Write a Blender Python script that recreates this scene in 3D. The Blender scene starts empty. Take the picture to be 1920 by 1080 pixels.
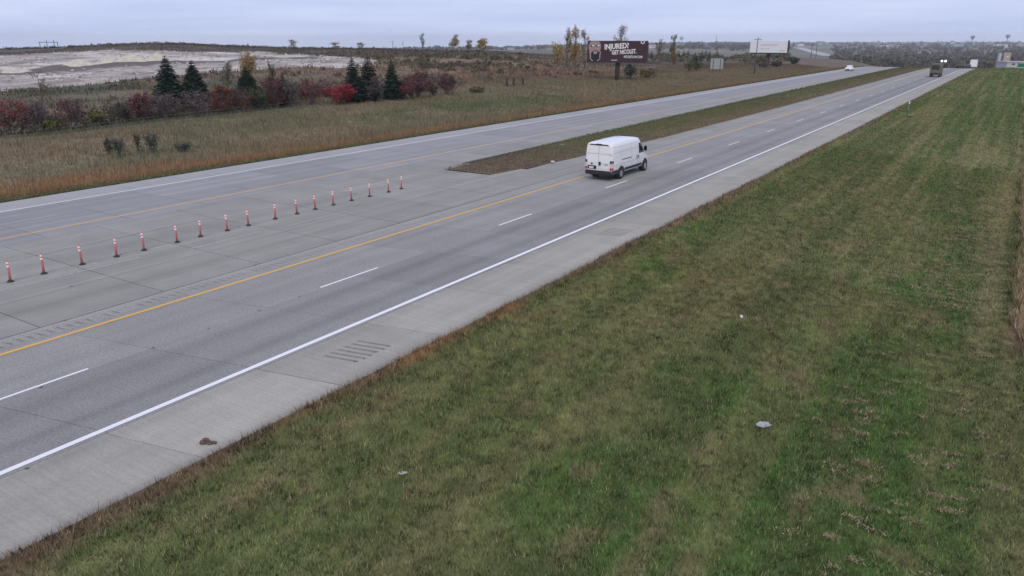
import bpy, bmesh, math, random
import numpy as np
from mathutils import Vector, Matrix

# ------------------------------------------------------------------ camera, sky, sun, exposure
FPX, HCAM = 1440.0, 9.2                 # focal length in 1920-wide pixels, lens height over the road
BV = 468.0
YAW = math.atan2(980.0, math.hypot(FPX, BV))
PITCH = math.atan2(BV, FPX)
SA, CA = math.sin(YAW), math.cos(YAW)
RNG = np.random.default_rng(11)
random.seed(11)
sc = bpy.context.scene
col = sc.collection
cd = bpy.data.cameras.new('camera')
cam = bpy.data.objects.new('camera', cd)
col.objects.link(cam)
cd.sensor_width = 36.0
cd.lens = 36.0 * FPX / 1920.0
cd.clip_start = 0.5
cd.clip_end = 60000
cam.location = (0, 0, HCAM)
cam.rotation_euler = (math.radians(90) - PITCH, 0, YAW)
sc.camera = cam

SUN_EL, SUN_AZ = math.radians(42), math.radians(150)      # azimuth clockwise from +Y
w = bpy.data.worlds.new('World')
sc.world = w
w.use_nodes = True
nt = w.node_tree
nt.nodes.clear()
out = nt.nodes.new('ShaderNodeOutputWorld')
bg = nt.nodes.new('ShaderNodeBackground')
sky = nt.nodes.new('ShaderNodeTexSky')
sky.sky_type = 'NISHITA'
sky.sun_disc = False
sky.sun_elevation = SUN_EL
sky.sun_rotation = SUN_AZ
sky.air_density = 1.0
sky.dust_density = 2.0
tc = nt.nodes.new('ShaderNodeTexCoord')
mp = nt.nodes.new('ShaderNodeMapping')
mp.inputs['Scale'].default_value = (1.6, 1.6, 26.0)
ns = nt.nodes.new('ShaderNodeTexNoise')
ns.inputs['Scale'].default_value = 1.7
ns.inputs['Detail'].default_value = 5
ns.inputs['Roughness'].default_value = 0.55
rp = nt.nodes.new('ShaderNodeValToRGB')
rp.color_ramp.elements[0].position = 0.36
rp.color_ramp.elements[0].color = (5.1, 5.9, 8.7, 1)       # cloud deck, thin to thick
rp.color_ramp.elements[1].position = 0.64
rp.color_ramp.elements[1].color = (6.2, 6.95, 9.5, 1)
mx = nt.nodes.new('ShaderNodeMixRGB')
mx.inputs[0].default_value = 0.93
nt.links.new(tc.outputs['Generated'], mp.inputs['Vector'])
nt.links.new(mp.outputs[0], ns.inputs['Vector'])
nt.links.new(ns.outputs['Fac'], rp.inputs[0])
nt.links.new(sky.outputs[0], mx.inputs[1])
nt.links.new(rp.outputs[0], mx.inputs[2])
nt.links.new(mx.outputs[0], bg.inputs['Color'])
bg.inputs['Strength'].default_value = 0.10
nt.links.new(bg.outputs[0], out.inputs[0])

sl = bpy.data.lights.new('sun', 'SUN')
sl.energy = 1.5
sl.angle = math.radians(35)
sl.color = (1.0, 0.86, 0.67)
so = bpy.data.objects.new('sun', sl)
col.objects.link(so)
sd = Vector((math.sin(SUN_AZ) * math.cos(SUN_EL), math.cos(SUN_AZ) * math.cos(SUN_EL), math.sin(SUN_EL)))
so.rotation_euler = (-sd).to_track_quat('-Z', 'Y').to_euler()
so.location = sd * 200
sc.cycles.volume_bounces = 1
sc.view_settings.view_transform = 'Standard'
sc.view_settings.look = 'None'
sc.view_settings.exposure = 0.12
sc.view_settings.gamma = 1.0

# ------------------------------------------------------------------ helpers: noise, survey geometry
def _h(ix, iy, s):
    n = (ix.astype(np.int64) * 374761393 + iy.astype(np.int64) * 668265263 + s * 1442695041) & 0xFFFFFFFF
    n = ((n ^ (n >> 13)) * 1274126177) & 0xFFFFFFFF
    return ((n ^ (n >> 16)) & 0xFFFF) / 65535.0
def vnoise(x, y, s=0):
    x = np.asarray(x, float); y = np.asarray(y, float)
    ix, iy = np.floor(x), np.floor(y)
    fx, fy = x - ix, y - iy
    fx = fx * fx * (3 - 2 * fx); fy = fy * fy * (3 - 2 * fy)
    a, b = _h(ix, iy, s), _h(ix + 1, iy, s)
    c, d = _h(ix, iy + 1, s), _h(ix + 1, iy + 1, s)
    return (a * (1 - fx) + b * fx) * (1 - fy) + (c * (1 - fx) + d * fx) * fy
def fbm(x, y, s=0, o=4):
    t, amp, n = 0.0, 0.5, 0.0
    for k in range(o):
        t = t + amp * vnoise(np.asarray(x) * 2 ** k, np.asarray(y) * 2 ** k, s + 7 * k); n += amp; amp *= 0.5
    return t / n
def sstep(a, b, x):
    t = np.clip((np.asarray(x, float) - a) / (b - a), 0, 1)
    return t * t * (3 - 2 * t)

R_IN, L_OUT = -14.45, -49.4            # pavement edges
COLS = [-900, 0, 300, 600, 900, 1150, 1300, 1480, 1600, 1700, 1850, 2300]
TAB = {
    -900: [(60, -.5), (150, .2), (190, 1.2), (260, 3.8), (320, 5.0), (450, 3), (700, -3), (1200, -9), (5000, -50), (14000, -170)],
    0:    [(60, -.4), (100, -.2), (150, .3), (190, 1.2), (260, 3.8), (320, 5.1), (450, 3), (700, -3), (1200, -9), (5000, -50), (14000, -170)],
    300:  [(60, -.4), (100, .2), (150, 1.7), (200, 3.1), (260, 5.2), (320, 7.2), (450, 5), (700, -2), (1200, -9), (5000, -50), (14000, -170)],
    600:  [(60, -.3), (100, .2), (130, 1.3), (165, 3.3), (230, 4.2), (300, 5.4), (450, 3), (700, -2), (1200, -8), (5000, -50), (14000, -150)],
    900:  [(60, -.2), (110, .0), (150, 1.4), (190, 3.4), (230, 4.8), (290, 4.4), (450, 1.5), (700, -2), (1200, -7), (2500, -23), (5000, -50), (14000, -140)],
    1150: [(60, 0), (180, .2), (300, .8), (450, 0), (700, -4), (1200, -8), (2500, -14), (5000, -23), (14000, -80)],
    1300: [(60, 0), (240, 0), (400, -.4), (700, -8), (1200, -10), (2500, -11), (5000, -17), (14000, -70)],
    1480: [(60, 0), (300, 0), (430, -.2), (600, -10), (900, -20), (1500, -17), (3000, -11.5), (5000, -14), (14000, -70)],
    1600: [(60, 0), (300, 0), (400, -.2), (550, -9), (900, -20), (1500, -17), (3000, -12), (5000, -13), (14000, -70)],
    1700: [(60, 0), (280, 0), (330, -1), (450, -6), (600, -13), (900, -20), (1300, -18), (3000, -13), (5000, -12), (14000, -70)],
    1850: [(60, 0), (260, 0), (330, -1), (450, -6), (600, -13), (900, -20), (1300, -18), (3000, -12), (5000, -11), (14000, -70)],
    2300: [(60, 0), (260, 0), (330, -1), (450, -6), (600, -13), (900, -20), (1300, -18), (3000, -12), (5000, -11), (14000, -70)],
}
LD = np.linspace(math.log(40), math.log(14000), 160)
TZ = np.array([np.interp(LD, [math.log(p[0]) for p in TAB[c]], [p[1] for p in TAB[c]]) for c in COLS])
for _ in range(2):
    TZ[:, 1:-1] = .25 * TZ[:, :-2] + .5 * TZ[:, 1:-1] + .25 * TZ[:, 2:]
def camc(X, Y):
    return X * CA + Y * SA, -X * SA + Y * CA
RR = math.hypot(FPX, BV)
def ztable(X, Y):
    xc, yc = camc(X, Y)
    yc = np.maximum(yc, 15.0)
    c = np.clip(960 + RR * xc / yc, COLS[0], COLS[-1] - 1)
    ld = np.clip(np.log(np.maximum(yc, 41)), LD[0], LD[-1] - 1e-6)
    j = ((ld - LD[0]) / (LD[1] - LD[0])); j0 = np.floor(j).astype(int); fj = j - j0
    j1 = np.minimum(j0 + 1, len(LD) - 1)
    ca = np.array(COLS, float)
    i0 = np.clip(np.searchsorted(ca, c, side='right') - 1, 0, len(COLS) - 2)
    fi = (c - ca[i0]) / (ca[i0 + 1] - ca[i0])
    fi = fi * fi * (3 - 2 * fi)
    za = TZ[i0, j0] * (1 - fj) + TZ[i0, j1] * fj
    zb = TZ[i0 + 1, j0] * (1 - fj) + TZ[i0 + 1, j1] * fj
    return za * (1 - fi) + zb * fi
def zroad(Y):
    Y = np.asarray(Y, float)
    y1, y2, s = 265.0, 355.0, 0.045
    t = np.clip(Y - y1, 0, y2 - y1)
    z = -s * t * t / (2 * (y2 - y1))
    z = z - s * np.clip(Y - y2, 0, 420)
    return z
def terrain(X, Y):
    X = np.asarray(X, float); Y = np.asarray(Y, float)
    zr = zroad(Y)
    side = (-0.085 * np.clip(X - R_IN, 0, 14.5) - 0.03 * np.clip(X - 4, 0, 20)) * (1 - sstep(70, 210, Y)) + .5 * sstep(170, 280, Y) * sstep(0, 8, X - R_IN)
    left = -0.9 * sstep(0, 7, L_OUT - X) * (1 - sstep(9, 26, L_OUT - X))
    wt = np.maximum(sstep(6, 34, L_OUT - X), sstep(520, 900, Y))
    wt = np.maximum(wt, sstep(-30, -120, Y))
    zb = zr + side + left
    z = zb * (1 - wt) + ztable(X, Y) * wt
    bump = (fbm(X / 9.0, Y / 9.0, 3) - .5) * sstep(2, 12, np.maximum(L_OUT - X, X - R_IN)) * 0.5
    bump = bump * (1 + 1.2 * sstep(38, 60, L_OUT - X))
    z = z + bump
    return z
def ray(px, py, depth):
    d = py - 72.0
    zz = HCAM - depth * d / ((FPX * FPX + BV * BV) / FPX - BV / FPX * d)
    xc = (px - 960) * (RR / FPX) * (HCAM - zz) / d if abs(d) > 1e-6 else (px - 960) / RR * depth
    return xc * CA - depth * SA, xc * SA + depth * CA, zz
DEPS = np.exp(np.linspace(math.log(10), math.log(9000), 3000))
def hit(px, py):
    """point of the terrain at survey direction (px, py)"""
    d = py - 72.0
    if abs(d) < .01: d = .01
    zz = HCAM - DEPS * d / ((FPX * FPX + BV * BV) / FPX - BV / FPX * d)
    xc = (px - 960) * (RR / FPX) * (HCAM - zz) / d
    X = xc * CA - DEPS * SA; Y = xc * SA + DEPS * CA
    below = np.nonzero(zz <= terrain(X, Y))[0]
    i = below[0] if len(below) else len(DEPS) - 1
    return float(X[i]), float(Y[i]), float(terrain(X[i], Y[i])), float(DEPS[i])
def stands(px, depth):
    px = np.asarray(px, float); depth = np.asarray(depth, float)
    xc = (px - 960) / RR * depth * 1.01
    X = xc * CA - depth * SA; Y = xc * SA + depth * CA
    return X, Y, terrain(X, Y)
def stand(px, depth):
    """point on the terrain in survey column px at a given depth"""
    xc = (px - 960) / RR * depth * 1.01
    X = xc * CA - depth * SA; Y = xc * SA + depth * CA
    return X, Y, float(terrain(X, Y)), depth

# ------------------------------------------------------------------ helpers: objects, materials
def tag(o, label=None, cat=None, group=None, kind=None):
    if label: o['label'] = label
    if cat: o['category'] = cat
    if group: o['group'] = group
    if kind: o['kind'] = kind
    return o
def empty(name, loc=(0, 0, 0), rz=0.0):
    o = bpy.data.objects.new(name, None)
    o.empty_display_size = 0.3
    o.location = loc; o.rotation_euler = (0, 0, rz)
    col.objects.link(o)
    return o
def link(name, me, mat=None, parent=None):
    if mat is not None:
        me.materials.clear(); me.materials.append(mat)
    o = bpy.data.objects.new(name, me)
    col.objects.link(o)
    if parent: o.parent = parent
    return o
def npmesh(name, V, F, C=None, smooth=False):
    V = np.asarray(V, np.float32); F = np.asarray(F, np.int32)
    k = F.shape[1]
    me = bpy.data.meshes.new(name)
    me.vertices.add(len(V)); me.vertices.foreach_set('co', V.ravel())
    me.loops.add(F.size); me.loops.foreach_set('vertex_index', F.ravel())
    me.polygons.add(len(F))
    me.polygons.foreach_set('loop_start', np.arange(0, F.size, k, dtype=np.int32))
    if smooth: me.polygons.foreach_set('use_smooth', np.ones(len(F), bool))
    if C is not None:
        at = me.color_attributes.new('Col', 'FLOAT_COLOR', 'POINT')
        rgba = np.ones((len(V), 4), np.float32); rgba[:, :3] = np.clip(C, 0, 1)
        at.data.foreach_set('color', rgba.ravel())
    me.update(calc_edges=True)
    return me
class MB:
    """collects shapes, builds ONE mesh object"""
    def __init__(s): s.v = []; s.f = []
    def add(s, vs, fs):
        n = len(s.v); s.v += [tuple(p) for p in vs]; s.f += [tuple(i + n for i in f) for f in fs]; return s
    def box(s, a, b, m=None):
        x0, y0, z0 = a; x1, y1, z1 = b
        vs = [Vector(p) for p in ((x0,y0,z0),(x1,y0,z0),(x1,y1,z0),(x0,y1,z0),(x0,y0,z1),(x1,y0,z1),(x1,y1,z1),(x0,y1,z1))]
        if m: vs = [m @ p for p in vs]
        return s.add(vs, [(0,3,2,1),(4,5,6,7),(0,1,5,4),(1,2,6,5),(2,3,7,6),(3,0,4,7)])
    def tube(s, pts, rad, n=6, cap=True):
        pts = [Vector(p) for p in pts]; rings = []
        for i, p in enumerate(pts):
            d = (pts[min(i + 1, len(pts) - 1)] - pts[max(i - 1, 0)]).normalized()
            u = d.orthogonal().normalized(); v = d.cross(u)
            r = rad[i] if hasattr(rad, '__len__') else rad
            rings.append([p + (u * math.cos(t) + v * math.sin(t)) * r for t in [2 * math.pi * k / n for k in range(n)]])
        vs = [q for r in rings for q in r]; fs = []
        for i in range(len(pts) - 1):
            for k in range(n):
                a, b = i * n + k, i * n + (k + 1) % n
                fs.append((a, b, b + n, a + n))
        if cap: fs += [tuple(range(n))[::-1], tuple(range((len(pts) - 1) * n, len(pts) * n))]
        return s.add(vs, fs)
    def disc(s, c, r0, r1, axis, half, n=18):
        """wheel-like drum: axis 'x'|'y'|'z', radius r0 at rim, r1 chamfer"""
        prof = [(-half, 0), (-half, r1), (-half * .7, r0), (half * .7, r0), (half, r1), (half, 0)]
        vs, fs = [], []
        for (h, r) in prof:
            for k in range(n):
                t = 2 * math.pi * k / n
                p = {'x': (h, r * math.cos(t), r * math.sin(t)), 'y': (r * math.cos(t), h, r * math.sin(t)), 'z': (r * math.cos(t), r * math.sin(t), h)}[axis]
                vs.append((c[0] + p[0], c[1] + p[1], c[2] + p[2]))
        for i in range(len(prof) - 1):
            for k in range(n):
                a, b = i * n + k, i * n + (k + 1) % n
                fs.append((a, b, b + n, a + n))
        return s.add(vs, fs)
    def build(s, name, mat, parent=None, smooth=False, bevel=0.0):
        me = bpy.data.meshes.new(name)
        me.from_pydata(s.v, [], s.f); me.update()
        bm = bmesh.new(); bm.from_mesh(me)
        bmesh.ops.recalc_face_normals(bm, faces=bm.faces)
        if bevel > 0:
            bmesh.ops.bevel(bm, geom=bm.edges[:], offset=bevel, segments=2, affect='EDGES', clamp_overlap=True)
        bm.to_mesh(me); bm.free()
        if smooth:
            for p in me.polygons: p.use_smooth = True
        return link(name, me, mat, parent)
def copy_tree(o, parent=None):
    c = o.copy(); col.objects.link(c); c.parent = parent
    for ch in o.children: copy_tree(ch, c)
    return c

_M = {}
def plain(name, rgb, rough=.6, metal=0.0, emit=0.0, noise=.12, scale=3.0, spec=.4):
    """procedural paint / plastic / metal with slight mottling"""
    if name in _M: return _M[name]
    m = bpy.data.materials.new(name); m.use_nodes = True
    t = m.node_tree; b = t.nodes['Principled BSDF']
    g = t.nodes.new('ShaderNodeNewGeometry'); n = t.nodes.new('ShaderNodeTexNoise')
    n.inputs['Scale'].default_value = scale; n.inputs['Detail'].default_value = 5
    r = t.nodes.new('ShaderNodeMapRange'); r.inputs[1].default_value = .25; r.inputs[2].default_value = .75
    r.inputs[3].default_value = 1 - noise; r.inputs[4].default_value = 1 + noise
    x = t.nodes.new('ShaderNodeMixRGB'); x.blend_type = 'MULTIPLY'; x.inputs[0].default_value = 1
    x.inputs[1].default_value = (*rgb, 1)
    t.links.new(g.outputs['Position'], n.inputs['Vector']); t.links.new(n.outputs['Fac'], r.inputs[0])
    t.links.new(r.outputs[0], x.inputs[2]); t.links.new(x.outputs[0], b.inputs['Base Color'])
    b.inputs['Roughness'].default_value = rough; b.inputs['Metallic'].default_value = metal
    b.inputs['Specular IOR Level'].default_value = spec
    if emit:
        b.inputs['Emission Color'].default_value = (*rgb, 1); b.inputs['Emission Strength'].default_value = emit
    _M[name] = m
    return m
def colmat(name, n_lo=.8, n_hi=1.2, scale=2.0, bump=0.0, fine=0.0, transl=0.0):
    """albedo from the mesh's own colour attribute, broken up by two noises"""
    m = bpy.data.materials.new(name); m.use_nodes = True
    t = m.node_tree; b = t.nodes['Principled BSDF']; L = t.links.new
    a = t.nodes.new('ShaderNodeAttribute'); a.attribute_name = 'Col'
    g = t.nodes.new('ShaderNodeNewGeometry')
    n = t.nodes.new('ShaderNodeTexNoise'); n.inputs['Scale'].default_value = scale; n.inputs['Detail'].default_value = 7
    n.inputs['Roughness'].default_value = .65
    L(g.outputs['Position'], n.inputs['Vector'])
    r = t.nodes.new('ShaderNodeMapRange'); r.inputs[1].default_value = .3; r.inputs[2].default_value = .7
    r.inputs[3].default_value = n_lo; r.inputs[4].default_value = n_hi
    L(n.outputs['Fac'], r.inputs[0])
    x = t.nodes.new('ShaderNodeMixRGB'); x.blend_type = 'MULTIPLY'; x.inputs[0].default_value = 1
    L(a.outputs['Color'], x.inputs[1]); L(r.outputs[0], x.inputs[2])
    L(x.outputs[0], b.inputs['Base Color'])
    b.inputs['Roughness'].default_value = .9; b.inputs['Specular IOR Level'].default_value = .15
    if bump:
        bp = t.nodes.new('ShaderNodeBump'); bp.inputs['Strength'].default_value = bump; bp.inputs['Distance'].default_value = .2
        L(n.outputs['Fac'], bp.inputs['Height']); L(bp.outputs[0], b.inputs['Normal'])
    return m
def concrete(name, rgb, rgb2, tine=0.0, track=0.0, tine_axis='Y', grain=.16, tracks=()):
    """weathered concrete: mottling, grain, long traffic streaks, optional tining"""
    m = bpy.data.materials.new(name); m.use_nodes = True
    t = m.node_tree; b = t.nodes['Principled BSDF']; L = t.links.new; N = t.nodes.new
    g = N('ShaderNodeNewGeometry')
    n1 = N('ShaderNodeTexNoise'); n1.inputs['Scale'].default_value = .55; n1.inputs['Detail'].default_value = 8; n1.inputs['Roughness'].default_value = .6
    L(g.outputs['Position'], n1.inputs['Vector'])
    mp_ = N('ShaderNodeMapping'); mp_.inputs['Scale'].default_value = (2.2, .045, 1)
    L(g.outputs['Position'], mp_.inputs['Vector'])
    n2 = N('ShaderNodeTexNoise'); n2.inputs['Scale'].default_value = 1.0; n2.inputs['Detail'].default_value = 4
    L(mp_.outputs[0], n2.inputs['Vector'])
    n3 = N('ShaderNodeTexNoise'); n3.inputs['Scale'].default_value = 13; n3.inputs['Detail'].default_value = 4; n3.inputs['Roughness'].default_value = .75
    L(g.outputs['Position'], n3.inputs['Vector'])
    ad = N('ShaderNodeMath'); ad.operation = 'ADD'; L(n1.outputs['Fac'], ad.inputs[0]); L(n2.outputs['Fac'], ad.inputs[1])
    r1 = N('ShaderNodeMapRange'); r1.inputs[1].default_value = .72; r1.inputs[2].default_value = 1.28
    L(ad.outputs[0], r1.inputs[0])
    mc = N('ShaderNodeMixRGB'); mc.inputs[1].default_value = (*rgb, 1); mc.inputs[2].default_value = (*rgb2, 1)
    L(r1.outputs[0], mc.inputs[0])
    r3 = N('ShaderNodeMapRange'); r3.inputs[1].default_value = .3; r3.inputs[2].default_value = .7
    r3.inputs[3].default_value = 1 - grain; r3.inputs[4].default_value = 1 + grain
    L(n3.outputs['Fac'], r3.inputs[0])
    x = N('ShaderNodeMixRGB'); x.blend_type = 'MULTIPLY'; x.inputs[0].default_value = 1
    L(mc.outputs[0], x.inputs[1]); L(r3.outputs[0], x.inputs[2])
    oi = N('ShaderNodeObjectInfo')
    ro = N('ShaderNodeMapRange'); ro.inputs[3].default_value = .925; ro.inputs[4].default_value = 1.07
    L(oi.outputs['Random'], ro.inputs[0])
    x2 = N('ShaderNodeMixRGB'); x2.blend_type = 'MULTIPLY'; x2.inputs[0].default_value = 1
    L(x.outputs[0], x2.inputs[1]); L(ro.outputs[0], x2.inputs[2])
    last = x2.outputs[0]
    if tine:
        sp = N('ShaderNodeSeparateXYZ'); L(g.outputs['Position'], sp.inputs[0])
        mm = N('ShaderNodeMapping'); mm.inputs['Scale'].default_value = (.25, 9.0, 1)
        L(g.outputs['Position'], mm.inputs['Vector'])
        n4 = N('ShaderNodeTexNoise'); n4.inputs['Scale'].default_value = 1.0; n4.inputs['Detail'].default_value = 5; n4.inputs['Roughness'].default_value = .7
        L(mm.outputs[0], n4.inputs['Vector'])
        r4 = N('ShaderNodeMapRange'); r4.inputs[1].default_value = .32; r4.inputs[2].default_value = .68
        r4.inputs[3].default_value = 1 - tine; r4.inputs[4].default_value = 1 + tine
        L(n4.outputs['Fac'], r4.inputs[0])
        x3 = N('ShaderNodeMixRGB'); x3.blend_type = 'MULTIPLY'; x3.inputs[0].default_value = 1
        L(last, x3.inputs[1]); L(r4.outputs[0], x3.inputs[2]); last = x3.outputs[0]
    for (xc_, hw, amt) in tracks:                      # rubber laid down along the wheel paths
        sp = N('ShaderNodeSeparateXYZ'); L(g.outputs['Position'], sp.inputs[0])
        s_ = N('ShaderNodeMath'); s_.operation = 'SUBTRACT'; s_.inputs[1].default_value = xc_; L(sp.outputs['X'], s_.inputs[0])
        a_ = N('ShaderNodeMath'); a_.operation = 'ABSOLUTE'; L(s_.outputs[0], a_.inputs[0])
        q_ = N('ShaderNodeMapRange'); q_.interpolation_type = 'SMOOTHSTEP'
        q_.inputs[1].default_value = 0; q_.inputs[2].default_value = hw; q_.inputs[3].default_value = 1 - amt; q_.inputs[4].default_value = 1
        L(a_.outputs[0], q_.inputs[0])
        x4 = N('ShaderNodeMixRGB'); x4.blend_type = 'MULTIPLY'; x4.inputs[0].default_value = 1
        L(last, x4.inputs[1]); L(q_.outputs[0], x4.inputs[2]); last = x4.outputs[0]
    L(last, b.inputs['Base Color'])
    bp = N('ShaderNodeBump'); bp.inputs['Strength'].default_value = .25; bp.inputs['Distance'].default_value = .01
    L(n3.outputs['Fac'], bp.inputs['Height']); L(bp.outputs[0], b.inputs['Normal'])
    b.inputs['Roughness'].default_value = .85; b.inputs['Specular IOR Level'].default_value = .25
    return m
def paint(name, rgb, wear):
    """road paint, worn through to the concrete in flakes"""
    m = bpy.data.materials.new(name); m.use_nodes = True
    t = m.node_tree; b = t.nodes['Principled BSDF']; L = t.links.new; N = t.nodes.new
    g = N('ShaderNodeNewGeometry')
    n = N('ShaderNodeTexNoise'); n.inputs['Scale'].default_value = 9; n.inputs['Detail'].default_value = 8; n.inputs['Roughness'].default_value = .75
    L(g.outputs['Position'], n.inputs['Vector'])
    r = N('ShaderNodeMapRange'); r.inputs[1].default_value = .5 - .4 * (1 - wear); r.inputs[2].default_value = .5 - .4 * (1 - wear) + .12
    L(n.outputs['Fac'], r.inputs[0])
    c = N('ShaderNodeMixRGB'); c.inputs[1].default_value = (.20, .195, .19, 1); c.inputs[2].default_value = (*rgb, 1)
    L(r.outputs[0], c.inputs[0]); L(c.outputs[0], b.inputs['Base Color'])
    b.inputs['Roughness'].default_value = .7
    return m
GROUND = colmat('ground_soil', .72, 1.28, 1.3, bump=.6)
BLADE = colmat('grass_blade', .85, 1.15, 1.5)
LEAF = colmat('leaf', .9, 1.1, 3.0)
BARK = plain('bark', (.09, .075, .065), .9, noise=.3)
WOOD = plain('weathered_pole', (.10, .085, .075), .9, noise=.25)

# ------------------------------------------------------------------ ground cover colours (albedo of what grows there)
def poly_mask(X, Y, P):
    X = np.asarray(X); Y = np.asarray(Y); ins = np.zeros(X.shape, bool)
    n = len(P)
    for i in range(n):
        x0, y0 = P[i]; x1, y1 = P[(i + 1) % n]
        c = ((y0 > Y) != (y1 > Y)) & (X < (x1 - x0) * (Y - y0) / ((y1 - y0) if abs(y1 - y0) > 1e-9 else 1e-9) + x0)
        ins ^= c
    return ins
fill_top = [(-350, 118), (0, 105), (130, 97.5), (230, 95.5), (320, 95.5), (400, 97.5), (470, 97.5), (560, 103), (640, 107), (690, 110), (712, 114)]
fill_bot = [(700, 118), (685, 125), (620, 128), (520, 130), (430, 135), (300, 147), (190, 157), (100, 165), (0, 170), (-350, 190)]
FILL = [hit(*p)[:2] for p in fill_top + fill_bot]
bench_t = [(-350, 158), (0, 136), (70, 128), (110, 122), (230, 118), (310, 114), (450, 110.5), (600, 105.5)]
bench_b = [(600, 109.5), (450, 115.5), (310, 120.5), (230, 126), (110, 135), (60, 139), (0, 142.5), (-350, 166)]
BENCH = [hit(*p)[:2] for p in bench_t + bench_b]
def mixc(A, B, m):
    return A * (1 - m[:, None]) + np.asarray(B, float)[None, :] * m[:, None]
def albedo(X, Y):
    X = np.asarray(X, float).ravel(); Y = np.asarray(Y, float).ravel()
    n_big = fbm(X / 14, Y / 14, 21); n_mid = fbm(X / 3.5, Y / 3.5, 31); n_str = fbm(X / .9, Y / 14.0, 41); n_fin = fbm(X / .6, Y / .6, 51)
    # right-hand mown verge
    C = np.tile(np.array([[.096, .126, .048]]), (len(X), 1))
    u = X - R_IN
    n_sw = fbm(X / .42, Y / 30.0, 43)
    C = mixc(C, (.160, .162, .078), sstep(.46, .64, n_str) * .55)
    C = mixc(C, (.140, .134, .068), np.exp(-((X + 8.8) / 2.2) ** 2) * sstep(.38, .6, n_mid) * .7)
    grn = .45 * n_big + .35 * n_mid + .2 * n_str + .15 * np.exp(-((X + 2.6 + .008 * (Y - 20)) / 3.2) ** 2) + .06 * np.exp(-((u - 1.8) / .8) ** 2) + .05 * sstep(80, 140, Y)
    C = mixc(C, (.064, .128, .034), sstep(.50, .64, grn) * .88)
    C = mixc(C, (.21, .19, .11), np.exp(-((X - .2 - .004 * (Y - 30)) / .45) ** 2) * sstep(.25, .55, n_mid) * .75 * (Y > 24))
    C = mixc(C, (.220, .195, .105), sstep(.52, .68, n_sw) * .6 * sstep(28, 60, Y))
    n_s2 = fbm(X / .75 + .02 * Y, Y / 22.0, 47)
    C = mixc(C, (.172, .168, .084), sstep(.52, .66, n_s2) * .5)
    C = mixc(C, (.072, .098, .038), sstep(.48, .36, n_s2) * .5)
    C = mixc(C, (.080, .100, .040), sstep(.48, .34, n_sw) * .5 * sstep(28, 60, Y))
    C = mixc(C, (.18, .150, .088), sstep(.64, .78, fbm(X / .9, Y / 1.6, 61)) * .7)
    pale = sstep(115, 75, Y) * sstep(62, 75, Y) * np.exp(-((X + 1.8) / 2.2) ** 2)
    C = mixc(C, (.235, .205, .115), pale * .7 * sstep(.3, .55, n_str))
    e = u + (fbm(Y / 2.2, X * 0, 71) - .5) * .9
    C = mixc(C, (.150, .108, .072), sstep(.75, .15, e))
    rust = sstep(.40, .58, fbm(Y / 6.0 + 1.7, X * 0, 81)) * sstep(.55, .1, e) * (Y < 24)
    C = mixc(C, (.215, .125, .058), rust * .8)
    C = mixc(C, (.27, .20, .14), sstep(1.15, 1.7, X + (n_mid - .5) * .7 + .006 * Y - 3.0 * sstep(32, 22, Y)))           # unmown strip by the fence
    # left of the far carriageway
    v = L_OUT - X
    F = np.tile(np.array([[.185, .155, .100]]), (len(X), 1))
    F = mixc(F, (.140, .134, .076), sstep(.46, .66, n_big) * .8)
    F = mixc(F, (.21, .155, .10), sstep(.5, .7, fbm(X / 8, Y / 20, 91)) * .8)
    ed = 8.5 + 5 * sstep(60, 20, Y) + 4 * (n_mid - .5)
    F = mixc(F, (.275, .160, .088), sstep(1.4, 2.2, v) * sstep(ed, ed - 3.5, v) * .9)
    F = mixc(F, (.095, .120, .052), np.exp(-((v - 18) / 5) ** 2) * sstep(62, 80, Y) * sstep(130, 110, Y) * sstep(.35, .5, n_mid) * .9)
    F = mixc(F, (.105, .125, .050), sstep(1.9, 1.2, v))
    F = mixc(F, (.070, .062, .050), sstep(.35, .1, v))
    bk = sstep(31, 35, v)
    Bk = mixc(np.tile(np.array([[.145, .125, .085]]), (len(X), 1)), (.080, .086, .050), sstep(.4, .6, n_big))
    Bk = mixc(Bk, (.185, .125, .095), sstep(.5, .62, fbm(X / 16, Y / 16, 95)) * .8)
    red = np.exp(-(((v - 55) / 22) ** 2)) * sstep(95, 120, Y) * sstep(240, 190, Y)
    Bk = mixc(Bk, (.235, .155, .11), red * .9 * sstep(.25, .5, n_mid))
    F = F * (1 - bk[:, None]) + Bk * bk[:, None]
    far = sstep(215, 300, Y) * sstep(10, 14, v)
    F = mixc(F, (.135, .100, .078), far * .8 * sstep(700, 420, Y))
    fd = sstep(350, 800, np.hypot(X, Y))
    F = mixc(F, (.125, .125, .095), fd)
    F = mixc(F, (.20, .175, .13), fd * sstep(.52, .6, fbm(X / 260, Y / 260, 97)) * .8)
    jx, jy = X + (fbm(X / 5, Y / 5, 101) - .5) * 9, Y + (fbm(X / 5, Y / 5, 102) - .5) * 9
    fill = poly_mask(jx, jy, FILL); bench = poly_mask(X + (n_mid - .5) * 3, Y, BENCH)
    W = np.tile(np.array([[.42, .375, .335]]), (len(X), 1))
    W = mixc(W, (.27, .245, .235), sstep(.46, .60, fbm(X / 22 + Y / 40, Y / 5 - X / 9, 103)) * .85)
    W = mixc(W, (.56, .52, .47), sstep(.5, .7, fbm(X / 30, Y / 8, 104)))
    W = mixc(W, (.17, .155, .12), sstep(.58, .68, fbm(X / 7, Y / 5, 105)) * .7)
    xc_, yc_ = camc(X, Y)
    top = sstep(255, 275, yc_) * sstep(360, 340, yc_) * (X < -110)
    F = mixc(F, (.105, .088, .082), top * .85)
    F[fill] = W[fill]
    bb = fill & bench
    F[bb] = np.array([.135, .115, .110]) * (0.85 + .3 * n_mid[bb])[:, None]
    F = np.where(fill[:, None], F, F * .96)
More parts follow.
